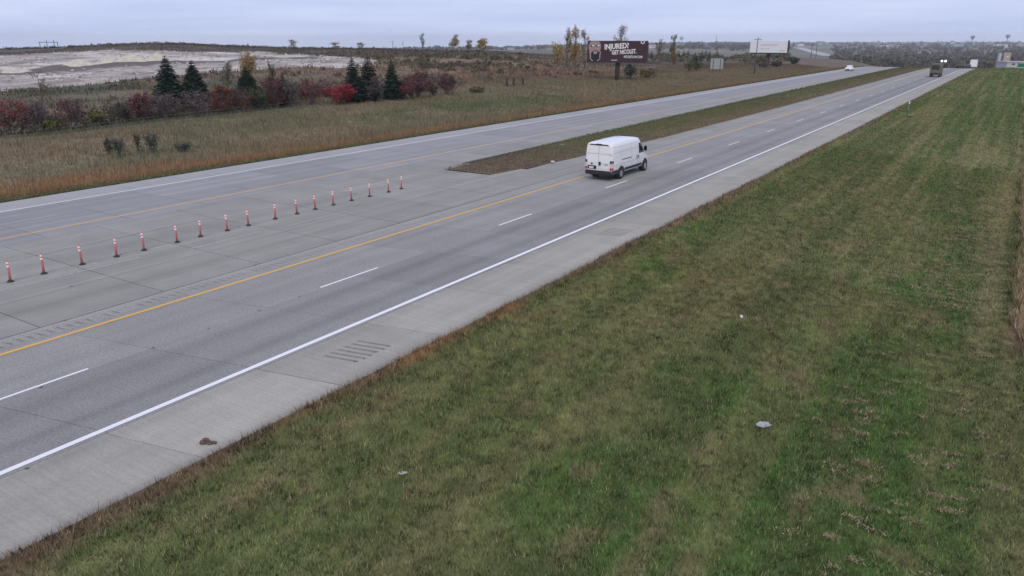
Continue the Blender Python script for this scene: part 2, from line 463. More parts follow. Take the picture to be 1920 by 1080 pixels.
    D = np.where((v > 0)[:, None], F, C)
    # median strip
    med = (X > -38.6) & (X < -26.4)
    Mc = mixc(np.tile(np.array([[.135, .130, .062]]), (len(X), 1)), (.185, .140, .088), sstep(-32.0, -29.2, X + (n_mid - .5) * 2.5) * .85)
    Mc = mixc(Mc, (.155, .115, .085), sstep(64, 50, Y) * .95)
    Mc = mixc(Mc, (.085, .105, .042), sstep(-34.4, -35.4, X) * .8)
    D[med] = Mc[med] * .78
    tint = np.where(fill[:, None], np.array([[1.0, .985, .97]]), np.where((v > 0)[:, None], np.array([[1.0, 1.0, .95]]), np.array([[1.08, 1.06, .96]])))
    return D * (0.72 + .56 * n_fin)[:, None] * tint

# ------------------------------------------------------------------ the ground sheet
def spaced(a, b, s0, g):
    r = [a]; s = s0
    while r[-1] < b:
        r.append(r[-1] + s); s *= g
    return r
xs = np.array(sorted(set([round(q, 3) for q in
      list(np.arange(R_IN + .02, 6.2, .3)) + spaced(6.2, 4200, 1.0, 1.16)
      + [R_IN - .06, R_IN - .6, -20, -26, -32, -38, -44, L_OUT + .6, L_OUT + .06]
      + list(np.arange(L_OUT - .02, -64, -.7)) + list(np.arange(-64.5, -100, -1.5)) + list(np.arange(-101, -330, -2.6))
      + [-q for q in spaced(332, 6200, 4, 1.05)]])))
ys = np.array(sorted(set([round(q, 3) for q in
      [-q for q in spaced(12, 3000, 4, 1.25)] + list(np.arange(-10, 4, 1)) + list(np.arange(4, 64, .33)) + list(np.arange(64, 130, 1.0))
      + list(np.arange(131, 340, 2.4)) + spaced(342, 6200, 4, 1.05)])))
GX, GY = np.meshgrid(xs, ys)
GZ = terrain(GX, GY)
inside = (GX < R_IN - .03) & (GX > L_OUT + .03)
GZ = np.where(inside, zroad(GY) - .35, GZ)
fillm = poly_mask(GX, GY, FILL)
GZ = GZ + np.where(fillm, (fbm(GX / 6, GY / 6, 111) - .5) * .5 + (fbm(GX / 2.5, GY / 2.5, 112) - .5) * .5, 0)
nx, ny = len(xs), len(ys)
idx = np.arange(nx * ny).reshape(ny, nx)
Fq = np.stack([idx[:-1, :-1], idx[:-1, 1:], idx[1:, 1:], idx[1:, :-1]], -1).reshape(-1, 4)
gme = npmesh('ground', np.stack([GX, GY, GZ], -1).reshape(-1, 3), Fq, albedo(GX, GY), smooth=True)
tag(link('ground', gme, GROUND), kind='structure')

# ------------------------------------------------------------------ pavements: slabs, joints, paint
M_LANE = concrete('lane_concrete', (.226, .220, .210), (.276, .268, .255), grain=.3, tracks=((-18.7, .6, .16), (-20.5, .7, .18)))
M_LANE2 = concrete('passing_lane_concrete', (.256, .249, .234), (.306, .298, .280), grain=.3, tracks=((-22.6, .6, .06), (-24.0, .6, .06)))
M_SHO = concrete('shoulder_concrete', (.298, .281, .240), (.372, .352, .304), tine=.09, grain=.14, tracks=((R_IN, .45, .28), (-17.3, .5, .10)))
M_MED = concrete('median_concrete', (.248, .240, .214), (.318, .307, .273), grain=.15, tracks=((-31.0, .9, .10), (-28.2, 1.0, .06), (-34.0, .9, .07)))
M_FAR = concrete('far_lane_concrete', (.262, .257, .258), (.312, .306, .303), grain=.1, tracks=((-41.0, .6, .08), (-42.4, .6, .08), (-44.3, .6, .08), (-45.8, .6, .08)))
M_FSH = concrete('far_shoulder_concrete', (.30, .29, .285), (.36, .35, .34), grain=.1)
JOINT = plain('joint_filler', (.045, .043, .04), .95)
WHITE = paint('white_line_paint', (.78, .78, .80), .16)
WHITE_OLD = paint('worn_white_paint', (.40, .40, .39), .72)
YELLOW = paint('yellow_line_paint', (.72, .40, .05), .20)
Y_NEAR = 128.0
PIT = 4.57
road = tag(empty('road', (0, 0, 0)), kind='structure')
far_road = tag(empty('road', (0, 0, 0)), kind='structure')
median_pav = tag(empty('median_pavement', (0, 0, 0)), kind='structure')
def sheet(name, x0, x1, y0, y1, z, mat, parent, step=6.0, skew=0.0):
    n = max(1, int((y1 - y0) / step)); V = []; F = []
    for i in range(n + 1):
        y = y0 + (y1 - y0) * i / n; zz = float(zroad(y)) + z
        V += [(x0, y, zz), (x1, y, zz)]
        if i: F.append((2 * i - 2, 2 * i - 1, 2 * i + 1, 2 * i))
    return link(name, npmesh(name, V, F), mat, parent)
sheet('joint_bed', L_OUT + .01, R_IN - .01, -60, 480, -.07, JOINT, road)
def slab_mesh(name, x0, x1, L, gx, gy, skew, groove=None):
    xa, xb = x0 + gx, x1 - gx
    xg = [xa, xb]; yg = [gy, L - gy]
    if groove:
        gx0, gx1, gy0, gn, gp = groove
        xg = sorted([xa, gx0 - .04, gx0, gx1, gx1 + .04, xb])
        yg = [gy] + [gy0 + gp * k / 6.0 for k in range(gn * 6 + 1)] + [L - gy]
    V = []; F = []
    for y in yg:
        for x in xg:
            z = 0.0
            if groove and gx0 - .001 < x < gx1 + .001 and gy0 < y < gy0 + gn * gp:
                z = -.035 * max(0, math.sin(((y - gy0) / gp) * 2 * math.pi))
            V.append((x, y + skew * (x - x1), z))
    m = len(xg)
    for j in range(len(yg) - 1):
        for i in range(m - 1):
            F.append((j * m + i, j * m + i + 1, (j + 1) * m + i + 1, (j + 1) * m + i))
    nb = len(V)
    for (x, y) in ((xa, gy), (xb, gy), (xb, L - gy), (xa, L - gy)):
        V.append((x, y + skew * (x - x1), -.12))
    if not groove:
        F += [(0, nb, nb + 1, 1), (1, nb + 1, nb + 2, 3), (3, nb + 2, nb + 3, 2), (2, nb + 3, nb, 0)]
    me = bpy.data.meshes.new(name); me.from_pydata(V, [], F); me.update()
    return me
def slabs(x0, x1, y0, y1, phase, mat, parent, gx=.006, gy=.007, skew=0.0, groove_at=(), far=True):
    L = PIT
    k0 = math.ceil((y0 - phase) / L)
    k1 = int((y1 - phase) // L)
    me = slab_mesh('concrete_slab', x0, x1, L, gx, gy, skew); me.materials.append(mat)
    gm = None
    for k in range(k0, k1):
        y = phase + k * L
        m_ = me
        for gy_ in groove_at:
            if y <= gy_ < y + L:
                if gm is None:
                    gm = slab_mesh('concrete_slab', x0, x1, L, gx, gy, skew, (-16.62, -15.35, 1.55, 6, .29)); gm.materials.append(mat)
                m_ = gm
        o = bpy.data.objects.new('concrete_slab', m_); col.objects.link(o); o.parent = parent
        o.location = (0, y, random.uniform(-.002, .002))
    yend = phase + k1 * L
    if far:
        n = 24; V = []; F = []
        for i in range(n + 1):
            yy = yend + .02 + (470 - yend) * i / n; zz = float(zroad(yy))
            V += [(x0 + gx, yy + skew * (x0 - x1) * (i == 0), zz), (x1 - gx, yy, zz)]
            if i: F.append((2 * i - 2, 2 * i - 1, 2 * i + 1, 2 * i))
        link('far_pavement', npmesh('far_pavement', V, F), mat, parent)
    return yend
slabs(-17.45, R_IN, -16, Y_NEAR, 9.27, M_SHO, road, .006, .010, .19, groove_at=(14.9, 33.2, 51.5, 69.7))
slabs(-21.5, -17.45, -16, Y_NEAR, 8.75, M_LANE, road, .006, .011, .2)
slabs(-25.3, -21.5, -16, Y_NEAR, 7.95, M_LANE2, road, .006, .011, .2)
# milled rumble strip left of the yellow line: every groove is cut into the sheet
yy = np.arange(-9.92, Y_NEAR, .04); xx = [-26.27, -25.98, -25.94, -25.5, -25.46, -25.3]
V = []
for y in yy:
    g_ = -.055 * min(1, max(0.0, 1.6 * math.sin(2 * math.pi * y / .32))) * (1 if (y % 14.6) < 14.1 else 0)
    V += [(x, y + .1 * (x + 26), g_ if -25.95 < x < -25.49 else 0.0) for x in xx]
m_ = len(xx)
F = [(j * m_ + i, j * m_ + i + 1, (j + 1) * m_ + i + 1, (j + 1) * m_ + i) for j in range(len(yy) - 1) for i in range(m_ - 1)]
link('rumble_strip', npmesh('rumble_strip', V, F), M_LANE2, road)
sheet('far_pavement', -26.27, -25.3, Y_NEAR - .3, 470, -.004, M_LANE2, road)
# paved median and crossover
PH = 11.6
slabs(-29.9, -26.33, -16, 46, PH, M_MED, median_pav, .016, .026, far=False)
slabs(-32.7, -29.9, -16, 52, PH, M_MED, median_pav, .016, .026, far=False)
slabs(-35.8, -32.7, -16, 52, PH, M_MED, median_pav, .016, .026, far=False)
slabs(-38.8, -35.8, -16, Y_NEAR, PH, M_MED, median_pav, .016, .022)
slabs(-29.9, -26.33, 43, Y_NEAR, PH, M_MED, median_pav, .016, .022)
slabs(-43.1, -38.8, -16, Y_NEAR, 18.2 - 4 * PIT, M_FAR, far_road, .014, .022)
slabs(-46.9, -43.1, -16, Y_NEAR, 18.2 - 4 * PIT, M_FAR, far_road, .008, .018)
slabs(L_OUT, -46.9, -16, Y_NEAR, 18.2 - 4 * PIT, M_FSH, far_road, .006, .008)
GROOVE_SHADE = plain('groove_shade_tone', (.205, .196, .178), .95, noise=.3, scale=9)  # mottled dark tone that puts the shade of the rumble grooves into colour
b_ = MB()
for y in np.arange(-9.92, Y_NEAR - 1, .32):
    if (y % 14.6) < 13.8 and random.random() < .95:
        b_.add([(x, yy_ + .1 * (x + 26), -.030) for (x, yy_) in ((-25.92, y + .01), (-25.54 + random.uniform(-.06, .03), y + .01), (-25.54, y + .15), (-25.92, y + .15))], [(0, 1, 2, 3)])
b_.build('rumble_groove_shade', GROOVE_SHADE, road)  # dark strips laid in the grooves as painted shade, so the bars show
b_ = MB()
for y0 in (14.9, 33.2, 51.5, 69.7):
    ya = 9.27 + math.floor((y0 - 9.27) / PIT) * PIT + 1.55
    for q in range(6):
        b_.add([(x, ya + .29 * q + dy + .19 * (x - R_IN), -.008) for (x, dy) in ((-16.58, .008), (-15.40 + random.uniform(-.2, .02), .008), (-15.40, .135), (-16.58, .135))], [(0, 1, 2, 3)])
b_.build('shoulder_groove_shade', GROOVE_SHADE, road)  # shade of the shoulder grooves, painted as dark strips
# painted lines
sheet('edge_line', -17.77, -17.59, -16, 470, .006, WHITE, road)
sheet('edge_line', -24.99, -24.83, -16, 470, .006, YELLOW, road)
sheet('edge_line', -46.82, -46.68, -16, 470, .006, WHITE, far_road)
sheet('edge_line', -40.27, -40.13, -16, 470, .006, YELLOW, far_road)
k = 0
dash = None
for y in np.arange(7.35, 300, 12.42):
    sheet('lane_dash', -21.70, -21.60, y, y + 3.25, .006, WHITE, road, 2.0)
for y in np.arange(18.05 - 12.2, 300, 12.1):
    sheet('lane_dash', -43.45, -43.34, y, y + 3.1, .006, WHITE_OLD, far_road, 2.0)
for (x, y0, y1) in ((-30.95, 20.6, 24.6), (-30.75, 26.2, 30.3), (-29.5, 47, 58), (-32.25, 13.2, 14.4), (-32.3, 16.2, 17.0), (-32.4, 19.6, 20.6), (-31.6, 12.2, 18.5), (-35.9, 12.0, 23.0), (-35.7, 24.5, 42.0)):
    sheet('old_line', x - .05, x + .05, y0, y1, .006, WHITE_OLD, median_pav, 2.0)
# dark crumbled spots along the joints
for (x, y) in ((-21.52, 12.6), (-21.5, 14.6), (-21.5, 16.7), (-21.5, 9.2), (-21.53, 18.6), (-26.32, 20.5), (-26.32, 30.6), (-32.7, 24.7), (-31.6, 17.3), (-32.72, 33.6), (-17.4, 6.8), (-22.9, 8.6), (-24.85, 13.2), (-26.3, 12.4), (-32.72, 18.3), (-35.0, 14.0), (-29.9, 14.6)):
    b_ = MB(); n = 9
    pts = [(x + random.uniform(.02, .06) * math.cos(t), y + random.uniform(.06, .24) * math.sin(t) * (.4 if x > -22 else .8), .004) for t in [2 * math.pi * q / n for q in range(n)]]
    b_.add(pts, [tuple(range(n))]).build('joint_spall', JOINT, road if x > -26.4 else median_pav)
# grassy median strip
ml = [(-34.9, 44.6), (-35.4, 55), (-35.9, 70), (-36.3, 110), (-36.6, 200), (-36.6, 470)]
mr = [(-30.6, 45.2), (-29.5, 54), (-28.7, 70), (-28.3, 110), (-28.1, 200), (-28.1, 470)]
V = []; F = []; nyy = 150; nxx = 14
for j in range(nyy + 1):
    y = 44.6 + (470 - 44.6) * (j / nyy) ** 1.8
    xl = np.interp(y, [p[1] for p in ml], [p[0] for p in ml]); xr = np.interp(y, [p[1] for p in mr], [p[0] for p in mr])
    for i in range(nxx + 1):
        t = i / nxx; x = xl + (xr - xl) * t
        x2 = x + (vnoise(y * .9, i * 3.1, 5) - .5) * .25 * (t in (0.0, 1.0))
        hgt = .05 + .13 * math.sin(math.pi * t) * min(1, (y - 44) / 14) if 0 < t < 1 else -.03
        V.append((x2, y + (t * .6 if j == 0 else 0), float(zroad(y)) + hgt))
for j in range(nyy):
    for i in range(nxx):
        a = j * (nxx + 1) + i; F.append((a, a + 1, a + nxx + 2, a + nxx + 1))
V = np.array(V)
tag(link('median_ground', npmesh('median_ground', V, F, albedo(V[:, 0], V[:, 1]), True), GROUND), kind='structure')

# ------------------------------------------------------------------ grass: blades as real geometry
def blades(name, X, Y, Z, h, wd, C, lean=.45, label=None):
    n = len(X)
    th = RNG.uniform(0, 2 * math.pi, n); la = RNG.uniform(0, 2 * math.pi, n); lk = RNG.uniform(.1, 1, n) * lean * h
    dx, dy = np.cos(th) * wd / 2, np.sin(th) * wd / 2
    V = np.empty((n, 3, 3), np.float32)
    V[:, 0] = np.stack([X - dx, Y - dy, Z - .01], -1)
    V[:, 1] = np.stack([X + dx, Y + dy, Z - .01], -1)
    V[:, 2] = np.stack([X + np.cos(la) * lk, Y + np.sin(la) * lk, Z + h], -1)
    Cc = np.repeat(C, 3, axis=0)
    o = link(name, npmesh(name, V.reshape(-1, 3), np.arange(3 * n).reshape(-1, 3), Cc), BLADE)
    tag(o, label, 'grass', kind='stuff')
    return o
def scatter(n, x0, x1, y0, y1):
    return RNG.uniform(x0, x1, n), RNG.uniform(y0, y1, n)
def jitter(C, a=.28):
    return C * RNG.uniform(1 - a, 1 + a, (len(C), 1)) * RNG.uniform(.94, 1.06, (len(C), 3))
parts = []
for (n, y0, y1, h0, h1, wd) in ((450000, 1, 34, .05, .15, .020), (230000, 34, 75, .06, .15, .030), (120000, 75, 150, .07, .15, .05), (60000, 150, 300, .09, .18, .10)):
    X, Y = scatter(n, R_IN - .05, 4.0, y0, y1)
    e = R_IN + (fbm(Y / 1.3, X * 0, 5) - .5) * .35 * (Y < 80)
    k_ = X > e
    X, Y = X[k_], Y[k_]
    tall = (X - R_IN < .5) & (RNG.random(len(X)) < .3)
    un = X > 1.4 - .006 * Y + 3.0 * sstep(32, 22, Y) + .5 * (vnoise(Y * .8, Y * 0, 9) - .5)
    h = RNG.uniform(h0, h1, len(X)) * (1 + .9 * tall + 3.0 * un)
    C = jitter(albedo(X, Y), .35) * np.clip(1 + 1.9 * (fbm(X / .20, Y / .22, 55, 2) - .5) + .5 * (vnoise(X / .07, Y / .07, 56) - .5), .32, 2.0)[:, None]
    tan = RNG.random(len(X)) < .17
    C[tan] = C[tan] * .35 + (np.array([.42, .36, .19]) * RNG.uniform(.6, 1.3, (int(tan.sum()), 1))) * .65
    parts.append((X, Y, terrain(X, Y), h, wd * RNG.uniform(.7, 1.3, len(X)) * (1 + un), C))
blades('verge_grass', *[np.concatenate([p[i] for p in parts]) for i in range(6)], lean=.7, label='mown green and tan grass on the roadside slope')
# raked dead clippings lying in wisps on the mown slope
px_, py_ = [], []
for _ in range(210):
    cy = RNG.uniform(11, 56); cx = np.clip(RNG.normal(-.9, 1.5), -7, 1.8)
    m_ = int(RNG.integers(30, 110)); L_ = RNG.uniform(.08, .26)
    t = RNG.normal(0, 1, m_)
    px_.append(cx + t * L_ * .75 + RNG.normal(0, .05, m_)); py_.append(cy + .25 * L_ * np.sin(t * 2 + cx * 9) + .3 * t * L_ + RNG.normal(0, .06, m_))
X = np.concatenate(px_); Y = np.concatenate(py_)
k_ = X < 3.5
X, Y = X[k_], Y[k_]
blades('grass_clippings', X, Y, terrain(X, Y) + .07, RNG.uniform(.01, .06, len(X)), RNG.uniform(.015, .05, len(X)), jitter(np.tile([[.27, .225, .14]], (len(X), 1)), .4), lean=2.5, label='pale dead grass clippings lying in wisps on the slope')
# median strip
X, Y = scatter(60000, -38, -27.5, 44.5, 130); X2, Y2 = scatter(30000, -38, -27.5, 130, 320)
X = np.concatenate([X, X2]); Y = np.concatenate([Y, Y2])
xl = np.interp(Y, [p[1] for p in ml], [p[0] for p in ml]); xr = np.interp(Y, [p[1] for p in mr], [p[0] for p in mr])
k_ = (X > xl - .05) & (X < xr + .05) & (Y > 44.6 + .14 * (X + 34.9)); X, Y, xl, xr = X[k_], Y[k_], xl[k_], xr[k_]
Z = zroad(Y) + .05 + .13 * np.sin(math.pi * np.clip((X - xl) / (xr - xl), 0, 1)) * np.clip((Y - 44) / 14, 0, 1)
far_ = (Y > 130)
blades('median_grass', X, Y, Z, RNG.uniform(.06, .16, len(X)) * (1 + .3 * far_), np.where(far_, .09, .04) * RNG.uniform(.7, 1.3, len(X)), jitter(albedo(X, Y)), label='short olive and brown grass on the median strip')
# far roadside: tall bronze grass, then rough field, then brushy ground
n = 240000
v = RNG.uniform(0, 1, n) ** 1.6 * 50 + .05
X = L_OUT - v; Y = RNG.uniform(8, 300, n) ** 1.0
Y = 8 + 300 * RNG.uniform(0, 1, n) ** 1.5
C = jitter(albedo(X, Y), .35)
hh = np.where(v < 1.6, .12, np.where(v < 11, .55, .40)) * RNG.uniform(.5, 1.25, n)
gr = fbm(X / 2.5, Y / 2.5, 77)
hh = hh * np.where(v > 1.6, .5 + gr, 1)
pale = (RNG.random(n) < .12) & (v > 2)
C[pale] = C[pale] * .5 + np.array([.26, .20, .14]) * .5
blades('field_grass', X, Y, terrain(X, Y), hh, (.03 + .0006 * Y) * RNG.uniform(.7, 1.4, n), C, lean=.4, label='tall bronze and olive grass beyond the far carriageway')
n = 150000
X = RNG.uniform(-300, -84, n); Y = 20 + 330 * RNG.uniform(0, 1, n) ** 1.2
keep = ~poly_mask(X, Y, FILL)
dens = fbm(X / 10, Y / 10, 78)
keep &= RNG.random(n) < sstep(.25, .55, dens)
X, Y, dens = X[keep], Y[keep], dens[keep]
blades('brush_cover', X, Y, terrain(X, Y), RNG.uniform(.25, .9, len(X)) * (.4 + dens), RNG.uniform(.08, .3, len(X)), jitter(albedo(X, Y), .45), lean=.5, label='low brush and dry weeds on the ground below the pale fill')

# ------------------------------------------------------------------ plants
def clump_leaves(cx, cy, cz, rx, rz, n, size, colr, nclump, shade=.35, bias=0.0):
    """leaf faces gathered in clumps inside an ellipsoid"""
    u = RNG.normal(0, 1, (nclump, 3)); u /= np.linalg.norm(u, axis=1)[:, None]
    r = RNG.uniform(.25, 1.0, (nclump, 1)) ** .5
    cc = u * r * np.array([rx * .82, rx * .82, rz * .85]); cc[:, 2] += bias * rz
    cm = RNG.uniform(1 - shade, 1 + shade, nclump)
    k = RNG.integers(0, nclump, n)
    P = cc[k] + RNG.normal(0, 1, (n, 3)) * np.array([rx, rx, rz]) * (.55 / nclump ** .45)
    P += np.array([cx, cy, cz])
    a = RNG.normal(0, 1, (n, 3)); a /= np.linalg.norm(a, axis=1)[:, None]
    b = np.cross(a, RNG.normal(0, 1, (n, 3))); b /= np.linalg.norm(b, axis=1)[:, None] + 1e-9
    s = size * RNG.uniform(.6, 1.4, (n, 1))
    V = np.stack([P - a * s * .5, P + a * s * .5 + b * s * .15, P + b * s * .9], 1).reshape(-1, 3)
    C = np.asarray(colr)[RNG.integers(0, len(colr), n)] * cm[k][:, None] * RNG.uniform(.75, 1.25, (n, 1))
    return V, np.repeat(C, 3, axis=0)
def tri_obj(name, V, C, parent, mat=LEAF):
    return link(name, npmesh(name, V, np.arange(len(V)).reshape(-1, 3), C), mat, parent)
def twigs(base, tips, wd, colr):
    """thin twig faces from base points to tips"""
    base = np.asarray(base, float); tips = np.asarray(tips, float); n = len(tips)
    d = tips - base
    s = np.cross(d, RNG.normal(0, 1, (n, 3))); s /= np.linalg.norm(s, axis=1)[:, None] + 1e-9
    V = np.stack([base - s * wd / 2, base + s * wd / 2, tips], 1).reshape(-1, 3)
    C = np.repeat(np.asarray(colr)[RNG.integers(0, len(colr), n)] * RNG.uniform(.7, 1.3, (n, 1)), 3, axis=0)
    return V, C
def shrub(name, label, cat, px, py, wpx, hpx, kind, colr, group=None, nleaf=1500, pos=None, leaf=None, twig=(.12, .095, .098)):
    X, Y, Z, D = pos if pos else hit(px, py)
    k = D / FPX * 1.06
    W, H = wpx * k / 2 * 1.12, hpx * k * 1.08
    e = tag(empty(name, (X, Y, Z - .03)), label, cat, group)
    m = MB(); tips = []
    ns = random.randint(6, 9)
    for i in range(ns):
        t = 2 * math.pi * i / ns + random.uniform(-.4, .4); r = random.uniform(.25, .85)
        tip = Vector((math.cos(t) * W * r, math.sin(t) * W * r, H * random.uniform(.6, .92)))
        mid = Vector((tip.x * .35 + random.uniform(-.05, .05), tip.y * .35, tip.z * .45))
        r0 = .012 * H + .015
        m.tube([(math.cos(t) * .05, math.sin(t) * .05, 0), mid, tip], [r0, r0 * .7, r0 * .25], 5)
        tips += [(mid, tip)]
    m.build('stem', BARK, e)
    n = 420 if kind == 'bare' else 160
    bs, tp = [], []
    for i in range(n):
        a, b = random.choice(tips); f = random.uniform(.0, .95); p = a.lerp(b, f)
        u = Vector((random.gauss(0, 1), random.gauss(0, 1), random.gauss(.5, .7))).normalized()
        q = p + Vector((u.x * W * .5, u.y * W * .5, u.z * H * .3))
        bs.append(p); tp.append(q)
    V, C = twigs(bs, tp, .035 * k * 18, [np.array(twig), np.array(twig) * 1.35, np.array(twig) * .75])
    lv = int(nleaf * (.30 if kind == 'bare' else 1.0))
    ls = leaf if leaf else max(.07, 2.4 * k)
    V2, C2 = clump_leaves(0, 0, H * .56, W, H * .46, lv, ls, colr, 34 if kind != 'bare' else 50)
    V2[:, 2] = np.maximum(V2[:, 2], .04)
    tri_obj('crown', np.concatenate([V, V2]), np.concatenate([C, C2]), e)
    return e
def spruce(label, px, py, ytop, wpx, group=None, pos=None, dens=1.0, colr=((.018, .040, .026), (.026, .052, .032), (.014, .030, .022))):
    X, Y, Z, D = pos if pos else hit(px, py)
    k = D / FPX * 1.06
    H = (py - ytop) * k; R = wpx * k / 2 * 1.22
    e = tag(empty('spruce_tree', (X, Y, Z - .05)), label, 'spruce', group)
    MB().tube([(0, 0, 0), (0, 0, H * .5), (0, 0, H * .97)], [.026 * H, .016 * H, .004 * H], 7).build('trunk', BARK, e)
    lev = int(34 * dens) + 6; P0, P1, P2, CC = [], [], [], []
    for i in range(lev):
        f = (i + random.uniform(-.3, .3)) / lev; f = min(max(f, 0), 1)
        z = H * (.05 + .94 * f); r = R * (1 - f) ** .8 * (.55 + .45 * min(1, f * 6)) + .03 * R
        nb = max(6, int((19 - 9 * f) * dens))
        o_ = random.uniform(0, 6.28)
        for b in range(nb):
            t = o_ + 2 * math.pi * b / nb + random.uniform(-.25, .25)
            rr = r * random.uniform(.68, 1.12)
            d = np.array([math.cos(t), math.sin(t), 0]); s = np.array([-d[1], d[0], 0])
            dz = -.22 * rr + .12 * rr * random.uniform(-1, 1)
            cm = random.uniform(.65, 1.35); c = np.array(random.choice(colr)) * cm
            for q in range(7):
                g = .18 + .8 * (q / 7.0)
                p = d * rr * g + np.array([0, 0, z + dz * g * g])
                wq = rr * .30 * (1.3 - g) + .05 * R
                sg = 1 if q % 2 else -1
                P0.append(p - d * rr * .16); P1.append(p + s * sg * wq + d * rr * .12 + np.array([0, 0, -.06 * rr * random.uniform(0, 1.6)]))
                P2.append(p + d * rr * .22 + np.array([0, 0, -.10 * rr * random.uniform(0, 1.8)])); CC.append(c * random.uniform(.8, 1.2))
    V = np.stack([np.array(P0), np.array(P1), np.array(P2)], 1).reshape(-1, 3)
    tri_obj('crown', V, np.repeat(np.array(CC), 3, axis=0), e)
    return e
def tree(label, px, depth, ybase, ytop, wpx, colr, cat='tree', group=None, bare=.0, nleaf=900, narrow=1.0, name='deciduous_tree', low=.25, barkc=BARK):
    X, Y, Z, D = stand(px, depth)
    k = D / FPX * 1.06
    H = HCAM - D * (ytop - 72) / 1592.0 - Z; W = wpx * k / 2
    e = tag(empty(name, (X, Y, Z - .1)), label, cat, group)
    m = MB(); tips = []
    m.tube([(0, 0, 0), (random.uniform(-.02, .02) * H, 0, H * .45), (random.uniform(-.03, .03) * H, 0, H * .96)], [.022 * H, .014 * H, .003 * H], 7)
    for i in range(14):
        z = H * random.uniform(low, .85); t = random.uniform(0, 6.28); r = W * random.uniform(.45, .95) * (1 - .45 * (z / H)) * (1.1 if z > .3 * H else .8)
        tip = Vector((math.cos(t) * r, math.sin(t) * r, min(H * .98, z + H * random.uniform(.08, .26))))
        m.tube([(0, 0, z), (tip.x * .5, tip.y * .5, z + (tip.z - z) * .35), tip], [.008 * H, .006 * H, .002 * H], 5)
        tips.append((Vector((0, 0, z)), tip))
    m.build('trunk', barkc, e)
    bs, tp = [], []
    for i in range(int(120 + 220 * bare)):
        a, b = random.choice(tips); p = a.lerp(b, random.uniform(.4, 1))
        u = Vector((random.gauss(0, 1), random.gauss(0, 1), random.gauss(.8, .7))).normalized()
        bs.append(p); tp.append(p + Vector((u.x * W * .35, u.y * W * .35, u.z * H * .12)))
    V, C = twigs(bs, tp, max(.03, .45 * k), [np.array((.10, .085, .08)), np.array((.13, .11, .10))])
    VV, CC = [V], [C]
    nl = int(nleaf * (1 - bare))
    if nl > 10:
        for (a, b) in tips:
            V2, C2 = clump_leaves(b.x * .85, b.y * .85, b.z - .02 * H, W * .42, H * .13, max(6, nl // len(tips)), max(.12, 1.6 * k), colr, 5)
            VV.append(V2); CC.append(C2)
        V2, C2 = clump_leaves(0, 0, H * (.62 if low > .2 else .5), W * .6 * narrow, H * .36, nl // 3, max(.12, 1.6 * k), colr, 18)
        VV.append(V2); CC.append(C2)
    tri_obj('crown', np.concatenate(VV), np.concatenate(CC), e)
    return e
RED = [(.155, .045, .048), (.18, .052, .052), (.115, .045, .048)]
DKRED = [(.13, .052, .058), (.15, .062, .062), (.10, .05, .055)]
ORG = [(.17, .06, .035), (.13, .06, .04), (.10, .05, .04)]
PURP = [(.115, .090, .094), (.13, .105, .10), (.09, .075, .078)]
YGR = [(.12, .125, .035), (.15, .13, .04), (.09, .10, .035)]
GRN = [(.055, .075, .035), (.07, .085, .04), (.04, .055, .03)]
GOLD = [(.34, .23, .08), (.28, .19, .07), (.38, .29, .14)]
PALEY = [(.34, .28, .17), (.28, .23, .14), (.24, .20, .14)]
SAGE = [(.10, .11, .088), (.12, .13, .10), (.085, .092, .075)]

